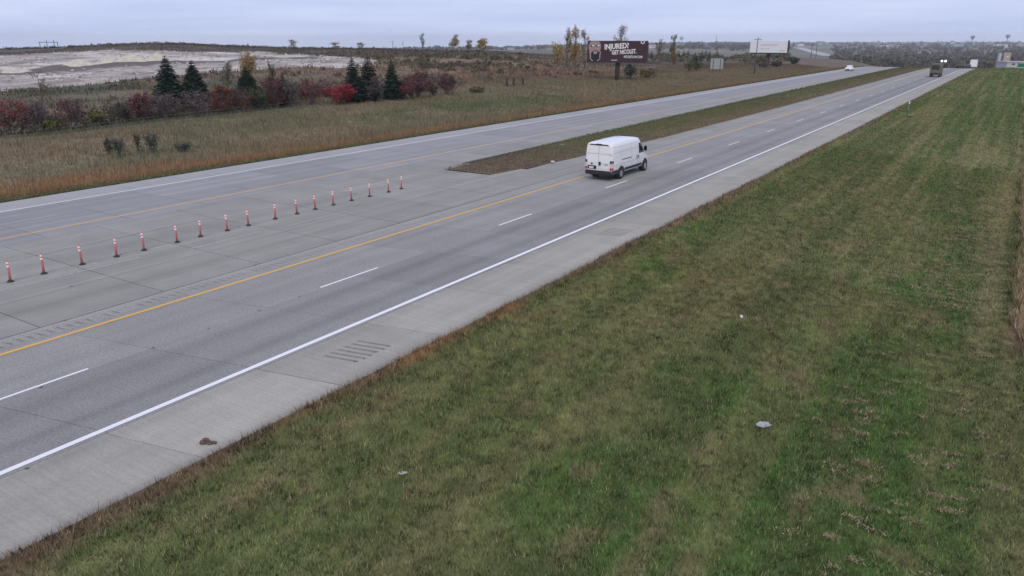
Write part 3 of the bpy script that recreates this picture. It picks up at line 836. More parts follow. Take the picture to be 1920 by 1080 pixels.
spruce('tallest dark spruce at the left, beside its shorter neighbour', 322, 208, 113, 60, dens=1.2)
spruce('spruce just right of the tallest one at the left', 369, 202, 121, 56, dens=1.2)
spruce('lone spruce under the golden tree', 467, 200, 131, 56, dens=1.1)
spruce('left one of the spruce pair behind the bright red shrub', 664, 192, 112, 42)
spruce('right one of the spruce pair behind the bright red shrub', 693, 190, 108, 44)
spruce('solitary narrow spruce right of the spruce pair', 736, 187, 117, 38)
spruce('small spruce top showing above the dark red thicket', 534, 200, 139, 26)
for a in (
    ('bright crimson shrub at the left picture edge', 28, 252, 62, 62, 'leafy', RED),
    ('bare purplish shrub right of the crimson shrub at the picture edge', 76, 248, 40, 52, 'bare', PURP),
    ('low yellow green shrub below the bare purplish shrub', 97, 246, 44, 22, 'leafy', YGR),
    ('thin dusky shrub between two yellow green shrubs', 140, 236, 56, 46, 'bare', DKRED),
    ('rounded yellow green shrub at the left', 184, 236, 34, 26, 'leafy', YGR),
    ('dull olive shrub left of the rosy shrub', 228, 230, 36, 32, 'bare', GRN),
    ('rosy red shrub left of the tallest spruce', 270, 228, 46, 48, 'leafy', DKRED),
    ('bare grey thicket at the foot of the tallest spruce', 312, 224, 52, 44, 'bare', PURP),
    ('broad purple grey shrub between the two left spruces', 366, 220, 66, 46, 'bare', PURP),
    ('orange brown shrub right of the two left spruces', 418, 214, 46, 46, 'leafy', ORG),
    ('dusky brown shrub at the foot of the lone spruce', 455, 211, 44, 42, 'bare', ORG),
    ('dark shadowy shrub right of the lone spruce', 486, 207, 36, 36, 'leafy', GRN),
    ('dark red shrub at the left of the red thicket', 518, 203, 48, 52, 'leafy', DKRED),
    ('bare plum coloured shrub in the middle of the red thicket', 546, 201, 42, 46, 'bare', PURP),
    ('thin red shrub with bare stems left of the brightest shrub', 585, 198, 50, 44, 'bare', RED),
    ('brightest scarlet shrub with a domed crown', 637, 196, 62, 34, 'leafy', [(.27, .032, .045), (.31, .045, .055), (.20, .028, .038)]),
    ('rounded purple grey shrub before the spruce pair', 698, 191, 50, 42, 'bare', PURP),
    ('scarlet shrub in front of the solitary narrow spruce', 756, 187, 40, 28, 'leafy', RED),
    ('dark red shrub right of the solitary narrow spruce', 785, 184, 50, 44, 'leafy', DKRED),
    ('last dusky red shrub at the right end of the row', 838, 178, 36, 34, 'bare', DKRED),
    ('small sparse shrub between the last two red shrubs', 812, 180, 24, 22, 'bare', PURP),
    ('yellowish weed shrub right of the shrub row', 895, 174, 26, 9, 'bare', YGR),
): shrub('shrub', a[0], 'shrub', *a[1:], group='autumn shrubs along the fence', nleaf=2600)
for a in (
    ('grey green weed clump nearest the far carriageway, leftmost', 205, 290, 16, 28), ('tallest grey green weed clump on the grassy bank', 224, 295, 28, 36),
    ('slender grey green weed stalk left of the double clump', 260, 284, 12, 30), ('grey green weed clump right of the slender stalk', 287, 288, 30, 38),
    ('low grey weed clump farthest right on the bank', 345, 285, 40, 18)):
    shrub('weed_clump', a[0], 'weed', *a[1:], 'bare', SAGE, group='weed clumps on the bank', nleaf=900, twig=(.075, .08, .07))
# trees behind
tree('golden leaved tree above the lone spruce', 466, 118, 140, 93, 34, GOLD, nleaf=3200, low=.3)
tree('pale green poplar sapling left of the lone spruce', 423, 120, 150, 118, 26, [(.11, .12, .08), (.14, .14, .09)], nleaf=900)
tree('small grey green sapling right of the golden tree', 508, 125, 140, 118, 20, [(.09, .10, .06), (.06, .07, .04)], nleaf=500)
tree('spreading bare tan tree before the pale fill at left', 66, 118, 172, 133, 48, PALEY, bare=.85, nleaf=500, low=.1)
tree('bare spindly tree standing out on the skyline', 793, 330, 92, 60, 13, PALEY, bare=1.0)
for a in (('pair of thin bare trees on the skyline left', 553, 300, 92, 74, 22), ('thin tree with few leaves on the skyline, second from left', 630, 290, 95, 79, 22), ('tiny thin tree on the skyline, third from left', 678, 300, 95, 80, 16)):
    tree(a[0], *a[1:], PALEY, bare=.75, nleaf=300, group='thin skyline trees')
tree('rounded pale gold tree on the skyline left of a smaller one', 852, 250, 100, 66, 22, PALEY, nleaf=900)
tree('small pale tree between two golden skyline trees', 880, 255, 100, 76, 12, PALEY, nleaf=400)
tree('wide gold tree on the skyline above the brushy mound', 906, 250, 102, 74, 26, GOLD, nleaf=1000)
for a in (('squat yellow poplar, leftmost of the roadside poplars', 1045, 215, 115, 72, 26, 700), ('tall thin poplar, second of the roadside poplars', 1063, 220, 112, 56, 17, 500),
          ('tallest golden poplar right of the thin one', 1078, 215, 118, 55, 24, 1300), ('pale feathery poplar beside the dark billboard', 1096, 225, 115, 60, 20, 500)):
    tree(*a[:-1], GOLD if a[-1] > 600 else PALEY, group='poplars by the dark billboard', nleaf=int(a[-1] * 1.9), narrow=1.2, low=.08)
tree('half bare pale tree rising behind the dark billboard', 1162, 250, 110, 49, 34, PALEY, bare=.3, nleaf=900)
tree('tall thin yellow green tree right of the dark billboard', 1261, 280, 115, 66, 14, [(.16, .15, .06), (.10, .11, .05)], nleaf=700, low=.1)
tree('small orange tree below the tall thin tree', 1264, 270, 118, 96, 12, [(.26, .12, .04), (.22, .12, .05)], nleaf=400, low=.1)
tree('pale half bare tree between dark billboard and water tower', 1235, 300, 112, 73, 16, PALEY, bare=.4, nleaf=400)
tree('grey bare tree left of the white billboard', 1397, 300, 122, 98, 18, PALEY, bare=.9, nleaf=200)
for a in (('dense green shrub right of the dark billboard post', 1182, 148, 28, 24, GRN), ('yellow green shrub beside the dense green shrub', 1215, 147, 34, 16, YGR),
          ('dark green shrub left of the grey road sign', 1306, 134, 22, 24, GRN), ('yellow shrub before the dark green shrub near the sign', 1292, 136, 18, 20, YGR),
          ('olive shrub under the white billboard', 1427, 124, 22, 16, YGR), ('dark low shrub right of the white billboard post', 1455, 126, 18, 9, GRN),
          ('dark low shrub at the brow right of the white billboard', 1488, 121, 20, 12, GRN), ('dark low shrub left of the white billboard post', 1432, 127, 16, 9, PURP)):
    shrub('shrub', a[0], 'shrub', *a[1:5], 'leafy', a[5], group='shrubs around the billboards', nleaf=500)
ii = 0
for (px, ytop, yb, w_) in ((1213, 93, 106, 7), (1221, 94, 107, 7), (1240, 97, 106, 7), (1252, 96, 108, 9), (1271, 94, 108, 9), (1281, 95, 109, 9), (1289, 95, 110, 10), (1303, 100, 112, 9), (1315, 94, 110, 11), (1322, 93, 110, 11), (1329, 95, 110, 10), (1343, 96, 112, 10)):
    ii += 1
    nm = ['first', 'second', 'third', 'fourth', 'fifth', 'sixth', 'seventh', 'eighth', 'ninth', 'tenth', 'eleventh', 'last'][ii - 1]
    spruce('small distant dark spruce, %s from the dark billboard' % nm, px, yb, ytop, w_, group='distant spruce row', pos=stand(px, 400), dens=.45)

# woods: far off, read as one mass
def woods(name, label, spots, colr, per=34, ls=.55):
    VV, CC = [], []
    for (X, Y, Z, H, W) in spots:
        c = np.array(random.choice(colr)) * random.uniform(.7, 1.3)
        V, C = clump_leaves(X, Y, Z + H * .5, W, H * .55, per, W * ls, [c, c * .7, c * 1.25], 7, shade=.25)
        V[:, 2] = np.maximum(V[:, 2], Z - .3)
        VV.append(V); CC.append(C)
    o = tri_obj(name, np.concatenate(VV), np.concatenate(CC), None)
    tag(o, label, 'woods', kind='stuff')
def spots(n, c0, c1, d0, d1, h0, h1, wr=.5):
    X, Y, Z = stands(RNG.uniform(c0, c1, n), np.exp(RNG.uniform(math.log(d0), math.log(d1), n)))
    c_ = 960 + RR * camc(X, Y)[0] / camc(X, Y)[1]
    k_ = ~((X > -52) & (X < -11) & (Y < 620)) & ~((c_ > 1490) & (c_ < 1566) & (Y < 2600))
    X, Y, Z = X[k_], Y[k_], Z[k_]; h = RNG.uniform(h0, h1, len(X))
    return list(zip(X, Y, Z, h, h * wr * RNG.uniform(.8, 1.3, len(X))))
WD = [(.070, .075, .050), (.085, .080, .055), (.095, .088, .055), (.075, .068, .058), (.11, .080, .060)]
woods('valley_woods', 'dark autumn woods filling the valley below the town', spots(2300, 1440, 2250, 620, 1400, 5, 9), WD, 40)
woods('ridge_woods', 'hazy tree cover among the houses on the far ridge', spots(1300, 1180, 2250, 1450, 4200, 4, 8, .9), WD, 26)
woods('plain_woods', 'thin dark tree line along the left horizon', spots(900, 560, 1450, 1700, 4200, 5, 9, 1.1), WD, 20)
px = np.arange(-60, 900, 1.1)
X, Y, Z = stands(px, np.interp(px, [-60, 300, 600, 900], [324, 324, 305, 300]) + RNG.uniform(-14, 14, len(px)))
h = RNG.uniform(.3, 1.0, len(px)); cr = list(zip(X, Y, Z - .1, h, h * .9))
woods('crest_brush', 'dark brush along the crest above the pale fill', cr, [(.045, .055, .030), (.06, .055, .035)], 18)
X, Y, Z = stands(RNG.normal(860, 95, 750), RNG.uniform(165, 262, 750))
k_ = ~poly_mask(X, Y, FILL) & (fbm(X / 9, Y / 9, 15) > .42)
X, Y, Z = X[k_], Y[k_], Z[k_]; h = RNG.uniform(.5, 1.2, len(X)); br = list(zip(X, Y, Z - .1, h, h * .9))
woods('mound_brush', 'grey green brush covering the mound right of the fill', br, [(.095, .092, .062), (.105, .102, .066), (.115, .095, .072)], 44, .38)
X = RNG.uniform(-190, -86, 900); Y = RNG.uniform(35, 190, 900)
k_ = ~poly_mask(X, Y, FILL) & (fbm(X / 11, Y / 11, 16) > .5)
X, Y = X[k_], Y[k_]; Z = terrain(X, Y); h = RNG.uniform(.4, 1.1, len(X)); br = list(zip(X, Y, Z - .1, h, h * .85))
X2 = RNG.uniform(-97, -85, 560); Y2 = RNG.uniform(36, 118, 560)
h2 = RNG.uniform(.4, 1.7, 560); belt = list(zip(X2, Y2, terrain(X2, Y2) - .1, h2, h2 * .8))
woods('shrub_undergrowth', 'dusky twiggy undergrowth filling gaps in the autumn shrub row', belt, [(.12, .098, .088), (.13, .11, .09), (.11, .105, .07), (.14, .09, .08)], 110, .2)
woods('rough_brush', 'low dark brush on the rough ground behind the shrub row', br, [(.085, .085, .055), (.115, .088, .066), (.13, .085, .07), (.10, .098, .06)], 44, .36)
X, Y, Z = stands(RNG.uniform(1160, 1480, 700), RNG.uniform(330, 700, 700))
h = RNG.uniform(.8, 2.6, 700); vl = list(zip(X, Y, Z - .1, h, h * .9))
woods('field_brush', 'scattered brush on the field behind the billboards', vl, [(.10, .10, .066), (.125, .105, .07), (.085, .085, .06)], 20)

# ------------------------------------------------------------------ white van
PAINT_W = plain('white_car_paint', (.74, .75, .76), .28, noise=.03, spec=.5)
BLACKP = plain('black_plastic', (.022, .022, .024), .55, noise=.15)
GLASS = plain('dark_window_glass', (.012, .014, .018), .06, noise=.05, spec=.6)
RUBBER = plain('tyre_rubber', (.018, .018, .018), .85)
STEEL = plain('wheel_steel', (.36, .36, .37), .4, .6)
SEAM = plain('panel_gap', (.36, .37, .39), .8)
TAIL = plain('tail_lamp_red', (.42, .03, .035), .2)
TAILW = plain('tail_lamp_white', (.62, .50, .50), .2)
PLATE = plain('licence_plate', (.62, .62, .66), .5)
class Loft:
    """body from stations along y: (y, zbottom, ztop, halfwidth); ring given as height / width fractions"""
    def __init__(s, st, ring):
        s.st = st; s.ring = ring
    def at(s, y):
        a = s.st
        return [float(np.interp(y, [q[0] for q in a], [q[i] for q in a])) for i in (1, 2, 3)]
    def side(s, y, z):
        zb, zt, w_ = s.at(y)
        f = (z - zb) / (zt - zb)
        return float(np.interp(f, [r[1] for r in s.ring], [r[0] for r in s.ring])) * w_
    def mesh(s):
        m = MB(); V = []; n = len(s.ring)
        for (y, zb, zt, w_) in s.st:
            for (a, b) in s.ring: V.append((a * w_, y, zb + b * (zt - zb)))
            for (a, b) in s.ring[::-1]: V.append((-a * w_, y, zb + b * (zt - zb)))
        F = []; k = 2 * n
        for i in range(len(s.st) - 1):
            for j in range(k):
                a = i * k + j; b = i * k + (j + 1) % k
                F.append((a, b, b + k, a + k))
        F += [tuple(range(k)), tuple(range((len(s.st) - 1) * k, len(s.st) * k))[::-1]]
        return m.add(V, F)
    def patch(s, sgn, y0, y1, lo, hi, off=.008, ny=8, nz=5, mb=None):
        """panel lying on the flank between curves lo(y) and hi(y)"""
        m = mb or MB(); V = []; F = []
        for i in range(ny + 1):
            y = y0 + (y1 - y0) * i / ny; a, b = lo(y), hi(y)
            for j in range(nz + 1):
                z = a + (b - a) * j / nz
                V.append((sgn * (s.side(y, z) + off), y, z))
        nn = len(V)
        V += [(x - sgn * (off + .02), y, z) for (x, y, z) in V]
        q = nz + 1
        for i in range(ny):
            for j in range(nz):
                a = i * q + j; f = (a, a + 1, a + q + 1, a + q)
                F += [f, tuple(t + nn for t in f[::-1])]
        edge = [i * q for i in range(ny + 1)] + [ny * q + j for j in range(1, q)] + [i * q + nz for i in range(ny - 1, -1, -1)] + [j for j in range(nz - 1, 0, -1)]
        for a, b in zip(edge, edge[1:] + edge[:1]): F.append((a, b, b + nn, a + nn))
        m.add(V, F)
        return m
def wheel(parent, c, r, half, rim=STEEL):
    t = MB().disc(c, r, r * .93, 'x', half, 24).build('wheel', RUBBER, parent, True)
    MB().disc((c[0] + (half * .62 if c[0] > 0 else -half * .62), c[1], c[2]), r * .64, r * .5, 'x', half * .5, 16).build('rim', rim, t)
    return t
ring = [(0, 0), (.90, 0), (.985, .035), (1.0, .16), (1.0, .42), (.985, .60), (.955, .76), (.92, .88), (.87, .955), (.78, .988), (.45, 1.0), (0, 1.0)]
VANP = bpy.data.materials.new('van_white_paint'); VANP.use_nodes = True
t = VANP.node_tree; b = t.nodes['Principled BSDF']; L = t.links.new; N = t.nodes.new
tcx = N('ShaderNodeTexCoord'); sx_ = N('ShaderNodeSeparateXYZ'); L(tcx.outputs['Object'], sx_.inputs[0])
nz_ = N('ShaderNodeTexNoise'); nz_.inputs['Scale'].default_value = 3.5; nz_.inputs['Detail'].default_value = 6; L(tcx.outputs['Object'], nz_.inputs['Vector'])
hm_ = N('ShaderNodeMapRange'); hm_.inputs[1].default_value = 1.25; hm_.inputs[2].default_value = .45; L(sx_.outputs['Z'], hm_.inputs[0])
ml_ = N('ShaderNodeMath'); ml_.operation = 'MULTIPLY'; L(hm_.outputs[0], ml_.inputs[0]); L(nz_.outputs['Fac'], ml_.inputs[1])
cm_ = N('ShaderNodeMixRGB'); cm_.inputs[1].default_value = (.76, .77, .78, 1); cm_.inputs[2].default_value = (.36, .34, .31, 1)
L(ml_.outputs[0], cm_.inputs[0]); L(cm_.outputs[0], b.inputs['Base Color'])
b.inputs['Roughness'].default_value = .22; b.inputs['Coat Weight'].default_value = .5
van = empty('panel_van', (-23.35, 46.85, 0))
tag(van, 'white high roof panel van driving away in the passing lane', 'van')
st = [(0.0, .52, 2.46, .94), (.03, .48, 2.50, .99), (.12, .46, 2.53, 1.02), (1.0, .42, 2.56, 1.03), (2.5, .40, 2.58, 1.03), (4.0, .40, 2.57, 1.03), (4.45, .40, 2.52, 1.025),
      (4.75, .40, 2.30, 1.02), (5.1, .40, 1.93, 1.015), (5.4, .40, 1.58, 1.01), (5.55, .40, 1.42, 1.0), (5.9, .40, 1.26, .98), (6.15, .42, 1.10, .93), (6.30, .46, .92, .84), (6.36, .52, .78, .72)]
LV = Loft(st, ring)
body = LV.mesh().build('body', VANP, van, True)
bm_ = body.data
for p in bm_.polygons:
    p.use_smooth = abs(p.normal.y) < .93
# lower black cladding, rear arch running into the bumper
def archlo(y): return .36
for s_ in (-1, 1):
    LV.patch(s_, .02, 1.97, lambda y: LV.at(y)[0] + .03, lambda y: max(.70 - .22 * float(sstep(.95, 1.0, y)), .36 + math.sqrt(max(.015, .545 ** 2 - (y - 1.42) ** 2))), .014, 30, 3).build('arch_cladding', BLACKP, van)
    LV.patch(s_, 1.99, 4.85, lambda y: .52, lambda y: .70, .012, 10, 2).build('side_moulding', BLACKP, van)
    LV.patch(s_, 4.95, 6.05, lambda y: .44, lambda y: .52 + .42 * math.sin(math.pi * min(1, max(0, (y - 4.9) / 1.2))), .012, 12, 3).build('arch_cladding', BLACKP, van)
    LV.patch(s_, 4.30, 5.35, lambda y: 1.42, lambda y: 1.42 + max(.02, min(.72, .72 * (5.42 - y) / .55)), .010, 10, 4).build('side_window', GLASS, van)
    LV.patch(s_, 1.55, 3.05, lambda y: 1.285, lambda y: 1.335, .010, 6, 1).build('sliding_rail', BLACKP, van)
    LV.patch(s_, 3.93, 4.02, lambda y: 1.10, lambda y: 1.32, .022, 2, 2).build('door_handle', BLACKP, van)
    LV.patch(s_, 4.22, 4.31, lambda y: 1.10, lambda y: 1.32, .022, 2, 2).build('door_handle', BLACKP, van)
    for (yy_, z0, z1) in ((1.45, .9, 2.30), (3.05, .75, 2.30), (4.12, .75, 2.32)):
        LV.patch(s_, yy_, yy_ + .022, lambda y, a=z0: a, lambda y, b=z1: b, .003, 1, 8).build('door_seam', SEAM, van)
    for (z, y0, y1) in ((1.86, .25, 4.05), (1.02, .3, 4.9), (2.22, .2, 4.1)):
        LV.patch(s_, y0, y1, lambda y, a=z: a, lambda y, a=z: a + .022, .003, 12, 1).build('body_crease', SEAM, van)
    # tail lamps, wrapped round the corner
    for (z0, z1, mt, nm) in ((1.20, 1.38, BLACKP, 'lamp_top'), (.90, 1.20, TAILW, 'tail_lamp'), (.74, .90, TAIL, 'lamp_foot')):
        m = LV.patch(s_, .0, .20, lambda y, a=z0: a, lambda y, a=z1: a, .012, 4, 3)
        x0, x1 = sorted((s_ * .985, s_ * .86))
        m.box((x0, -.035, z0 + .002), (x1, .02, z1 - .002))
        m.build(nm, mt, van)
    # mirrors
    m = MB(); x0, x1 = sorted((s_ * 1.0, s_ * 1.24))
    m.box((x0, 5.14, 1.50), (x1, 5.27, 1.86)); mir = m.build('wing_mirror', BLACKP, van, bevel=.05)
    MB().box((min(s_ * 1.06, s_ * 1.21), 5.12, 1.54), (max(s_ * 1.06, s_ * 1.21), 5.137, 1.82)).build('mirror_glass', GLASS, mir)
    for yw in (1.42, 5.46):
        wheel(van, (s_ * .935, yw, .36), .36, .125)
        # dark wheel well behind the tyre
        MB().disc((s_ * .865, yw, .42), .43, .43, 'x', .170, 20).build('wheel_well', BLACKP, van)
    MB().box((min(s_ * .965, s_ * .91), -.03, 1.72), (max(s_ * .965, s_ * .91), .02, 1.80)).build('door_hinge', SEAM, van)
m = MB(); m.box((-.97, -.10, .40), (.97, .25, .68)); m.box((-1.03, .02, .40), (1.03, .95, .56)); m.build('rear_bumper', BLACKP, van, bevel=.05)
m = MB(); m.box((-.70, -.02, 2.36), (.70, .05, 2.44)); m.box((-.22, -.05, 2.37), (.22, .05, 2.475)); m.build('brake_lamp_bar', BLACKP, van, bevel=.02)
MB().box((-.012, -.012, .72), (.012, .03, 2.34)).build('door_seam', SEAM, van)
MB().box((-.90, -.010, 1.80), (.90, .03, 1.825)).build('body_crease', SEAM, van)
MB().box((-.90, -.010, 1.165), (.90, .03, 1.185)).build('body_crease', SEAM, van)
rec = MB().box((-.82, -.022, .76), (-.16, .02, 1.0)).build('plate_recess', BLACKP, van)
MB().box((-.70, -.032, .79), (-.36, -.018, .93)).build('licence_plate', PLATE, rec)
MB().box((.02, -.045, 1.02), (.17, .02, 1.28)).build('door_handle', BLACKP, van, bevel=.02)
MB().disc((-.5, -.01, 1.12), .07, .06, 'y', .02, 14).build('round_emblem', plain('dark_chrome', (.10, .10, .11), .3, .5), van)
MB().box((.42, -.018, 1.08), (.70, .02, 1.12)).build('model_lettering', BLACKP, van)
m = MB(); 
V = [];
for (y, z, hw) in ((4.62, 2.40, .74), (5.38, 1.62, .86)):
    V += [(-hw, y + .02, z + .035), (hw, y + .02, z + .035)]
m.add(V, [(0, 1, 3, 2)]).build('windscreen', GLASS, van)
for s_ in (-1, 1):
    MB().box((s_ * .70 - .16, 6.10, .88), (s_ * .70 + .16, 6.30, 1.06)).build('headlamp', plain('lamp_lens', (.6, .62, .65), .1), van, bevel=.03)
MB().box((-.60, -.03, .36), (.60, 6.0, .44)).build('underbody', BLACKP, van)

# ------------------------------------------------------------------ delineator posts in the paved median
ORANGE = plain('faded_orange_plastic', (.60, .165, .145), .55, noise=.12)
REFL = plain('white_reflective_band', (.80, .74, .74), .35, noise=.05)
dl = empty('delineator_post')
b_ = MB(); b_.disc((0, 0, .02), .13, .11, 'z', .02, 16); b_.disc((0, 0, .06), .075, .055, 'z', .025, 14); b_.build('base', plain('dusty_rubber', (.05, .048, .046), .9), dl)
MB().tube([(0, 0, .08), (0, 0, .50), (0, 0, .86), (0, 0, .90)], [.047, .045, .043, .025], 12).build('post', ORANGE, dl, True)
for z in (.60, .735):
    MB().tube([(0, 0, z), (0, 0, z + .08)], [.0485, .0485], 12).build('reflective_band', REFL, dl)
ORD = ['nearest', 'second', 'third', 'fourth', 'fifth', 'sixth', 'seventh', 'eighth', 'ninth', 'tenth', 'eleventh', 'twelfth', 'thirteenth', 'fourteenth', 'fifteenth', 'sixteenth', 'farthest']
for i, y in enumerate((13.6, 14.9, 16.5, 18.0, 19.3, 21.0, 22.3, 23.8, 25.1, 26.9, 28.4, 29.8, 31.2, 32.7, 34.2, 35.9, 37.2)):
    o = dl if i == 0 else copy_tree(dl)
    o.location = (-32.5 + random.uniform(-.06, .06), y, .002); o.rotation_euler = (random.uniform(-.05, .05), random.uniform(-.06, .04), random.uniform(0, 6))
    lab = ('nearest orange delineator post, at the left picture edge' if i == 0 else 'farthest orange delineator post, right end of the row' if i == 16 else 'orange delineator post, %s from the left in the row' % ORD[i])
    tag(o, lab, 'delineator', 'orange delineator posts in the median')

# ------------------------------------------------------------------ billboards
def text_mesh(txt, size, sx=1.0, bold=0.0, shear=0.0, font_ext=.01):
    c = bpy.data.curves.new('txt', 'FONT'); c.body = txt; c.size = size; c.offset = bold; c.extrude = font_ext; c.shear = shear
    c.resolution_u = 3
    o = bpy.data.objects.new('txt', c); col.objects.link(o)
    bpy.context.view_layer.update()
    me = bpy.data.meshes.new_from_object(o.evaluated_get(bpy.context.evaluated_depsgraph_get()))
    bpy.data.objects.remove(o); bpy.data.curves.remove(c)
    for v in me.vertices: v.co = (v.co.x * sx, -v.co.z, v.co.y)
    return me
def flat(name, pts, y, mat, parent, th=.02):
    n = len(pts); m = MB()
    V = [(x, y, z) for x, z in pts] + [(x, y + th, z) for x, z in pts]
    F = [tuple(range(n)), tuple(range(2 * n - 1, n - 1, -1))] + [(i, (i + 1) % n, (i + 1) % n + n, i + n) for i in range(n)]
    return m.add(V, F).build(name, mat, parent)
def ell(cx, cz, rx, rz, n=20, a0=0, a1=2 * math.pi):
    return [(cx + rx * math.cos(a0 + (a1 - a0) * k / n), cz + rz * math.sin(a0 + (a1 - a0) * k / n)) for k in range(n)]
MAROON = plain('maroon_vinyl', (.045, .018, .024), .45, noise=.06)
STEELB = plain('brown_steel_post', (.055, .035, .032), .7, noise=.2)
VINYLW = plain('white_vinyl', (.70, .72, .74), .5, noise=.02)
LETTER = plain('white_lettering', (.78, .78, .78), .5, noise=.02)
SKIN = plain('printed_skin_tone', (.33, .23, .23), .6, noise=.05)
DARKP = plain('printed_black', (.015, .012, .014), .6)
GREYL = plain('grey_print', (.34, .36, .40), .6)
def billboard(px, depth, ytop, ybot, wpx, rz, label):
    X, Y, Z, D = stand(px, depth)
    k = D / FPX * 1.03
    ang = math.atan2(-X, Y) - rz
    W = wpx * k / max(.3, math.cos(ang)); zt = HCAM - D * (ytop - 72) / 1592.0; zb = HCAM - D * (ybot - 72) / 1592.0
    e = tag(empty('billboard', (X, Y, Z), rz), label, 'billboard')
    return e, W, zb - Z, zt - Z
bx, W, zb, zt = billboard(1156, 178, 76.5, 117.5, 104, math.radians(9), 'dark maroon billboard reading INJURED? GET NICOLET. on one post')
Hb = zt - zb
MB().tube([(-.0, .9, -.5), (-.0, .9, zb + 1.2)], [.52, .5], 14).build('post', STEELB, bx, True)
MB().box((-W / 2 + .2, .2, zb + .25), (W / 2 - .2, 1.5, zt - .25)).build('frame', STEELB, bx, bevel=.03)
MB().box((-W / 2 + .2, -.75, zb - .10), (W / 2 - .2, .15, zb - .02)).build('catwalk', STEELB, bx)
pn = MB().box((-W / 2, 0, zb), (W / 2, .18, zt)).build('panel', MAROON, bx)
X0 = -W / 2
def U(u, v): return (X0 + W * u, zb + Hb * v)
def EL(u, v, ru, rv, **k): return ell(X0 + W * u, zb + Hb * v, W * ru, Hb * rv, **k)
flat('printed_face', [(x, min(z, zt - .1)) for x, z in EL(.125, .72, .105, .34)], -.012, SKIN, pn, .01)
flat('printed_beard', EL(.135, .30, .078, .27), -.024, DARKP, pn, .01)
flat('printed_mouth', EL(.135, .46, .034, .085), -.036, SKIN, pn, .01)
for u_ in (.085, .178):
    flat('printed_brow', EL(u_, .76, .034, .055), -.03, DARKP, pn, .01)
    flat('printed_glint', EL(u_ + .008, .77, .020, .035), -.042, LETTER, pn, .01)
for s_ in (-1, 1):
    m = MB(); pts = []
    for t in np.linspace(0, 1, 9):
        pts.append((X0 + W * (.135 + s_ * (.092 - .012 * math.sin(t * 3) - .05 * max(0, t - .75) * 4)), -.04, zb + Hb * (.50 - .44 * t)))
    m.tube(pts, .12, 5).build('printed_outline', plain('printed_grey', (.38, .36, .38), .6), pn)
for (t_, sz, u_, v_, sx, bd, rot) in (('INJURED?', .34, .288, .60, .0, .045, 3.5), ('GET NICOLET.', .27, .415, .365, .0, .035, 3.5), ('NICOLETLAW.COM', .155, .615, .215, .0, .012, 0)):
    me = text_mesh(t_, Hb * sz, 1.0, bd * 1.0)
    wid = max(v.co.x for v in me.vertices) - min(v.co.x for v in me.vertices)
    goal = W * {'INJURED?': .40, 'GET NICOLET.': .405, 'NICOLETLAW.COM': .30}[t_]
    for v in me.vertices: v.co.x *= goal / wid
    o = link('lettering', me, LETTER, pn); x_, z_ = U(u_, v_)
    o.location = (x_, -.02, z_); o.rotation_euler = (0, -math.radians(rot), 0)
MB().box((*[U(.41, .085)[0], -.03][:2], U(.41, .085)[1]), (U(.51, .125)[0], -.002, U(.51, .125)[1])).build('owner_plate', plain('owner_plate_grey', (.5, .46, .5), .5), pn)
for q in (0,):                      # white shackle-shaped emblem at the top right corner
    m = MB(); m.tube([(U(.89, 1.03)[0], -.10, U(.89, 1.03)[1]), (U(.893, .90)[0], -.10, U(.893, .90)[1]), (U(.915, .86)[0], -.10, U(.915, .86)[1]), (U(.937, .90)[0], -.10, U(.937, .90)[1]), (U(.94, 1.03)[0], -.10, U(.94, 1.03)[1])], .13, 6).build('emblem', LETTER, pn)
wb, W, zb, zt = billboard(1438, 285, 77, 99, 62, math.radians(4), 'white billboard with faint grey lettering behind a utility pole')
MB().tube([(0, 1.0, -.6), (0, 1.0, zb + 1.0)], [.6, .55], 14).build('post', STEELB, wb, True)
MB().box((-W / 2 + .2, .25, zb - .35), (W / 2 - .2, 1.6, zt - .3)).build('frame', plain('dark_steel', (.03, .028, .035), .7), wb, bevel=.03)
MB().box((W / 2 + .02, -.1, zb), (W / 2 + .35, 1.7, zt + .2)).build('end_trim', plain('dark_steel', (.03, .028, .035), .7), wb)
MB().box((-W / 2 + .3, -.8, zb - .45), (W / 2 - .3, .2, zb - .3)).build('catwalk', plain('dark_steel', (.03, .028, .035), .7), wb)
pn = MB().box((-W / 2, 0, zb), (W / 2, .2, zt)).build('panel', VINYLW, wb)
Hb = zt - zb
for (u0, u1, v_, hgt) in ((.28, .74, .62, .09), (.28, .40, .30, .08), (.44, .49, .30, .08)):
    x = -W / 2 + W * u0
    while x < -W / 2 + W * u1:
        l_ = random.uniform(.25, .6)
        MB().box((x, -.03, zb + Hb * v_), (x + l_, -.002, zb + Hb * (v_ + hgt))).build('faint_letter', plain('faint_grey_print', (.42, .46, .52), .6), pn)
        x += l_ + random.uniform(.1, .22)
MB().box((-W / 2 + W * .80, -.03, zb + Hb * .14), (-W / 2 + W * .94, -.002, zb + Hb * .19)).build('caption', GREYL, pn)

# ------------------------------------------------------------------ poles, signs, fence
def pole(label, px, depth, ytop, lean=0.0, arm=1.2, group=None, r=.16):
    X, Y, Z, D = stand(px, depth)
    H = HCAM - D * (ytop - 72) / 1592.0 - Z
    e = tag(empty('utility_pole', (X, Y, Z - .2), YAW), label, 'utility pole', group)
    MB().tube([(0, 0, 0), (lean * H, 0, H)], [r, r * .65], 8).build('post', WOOD, e, True)
    if arm:
        z = H * .93
        a_ = MB().box((lean * z - arm, -.14, z - .07), (lean * z + arm, .02, z + .07)).build('crossarm', WOOD, e)
        for q in (-.85, .85):
            MB().tube([(lean * z + q * arm, -.06, z + .07), (lean * z + q * arm, -.06, z + .3)], [.07, .05], 6).build('insulator', GREYL, a_)
    return e
pole('tall utility pole in front of the white billboard', 1416, 225, 68, .012, 1.0)
pole('left one of two utility poles on the far slope', 1519, 560, 82, 0, 2.0, 'poles on the far slope', .28)
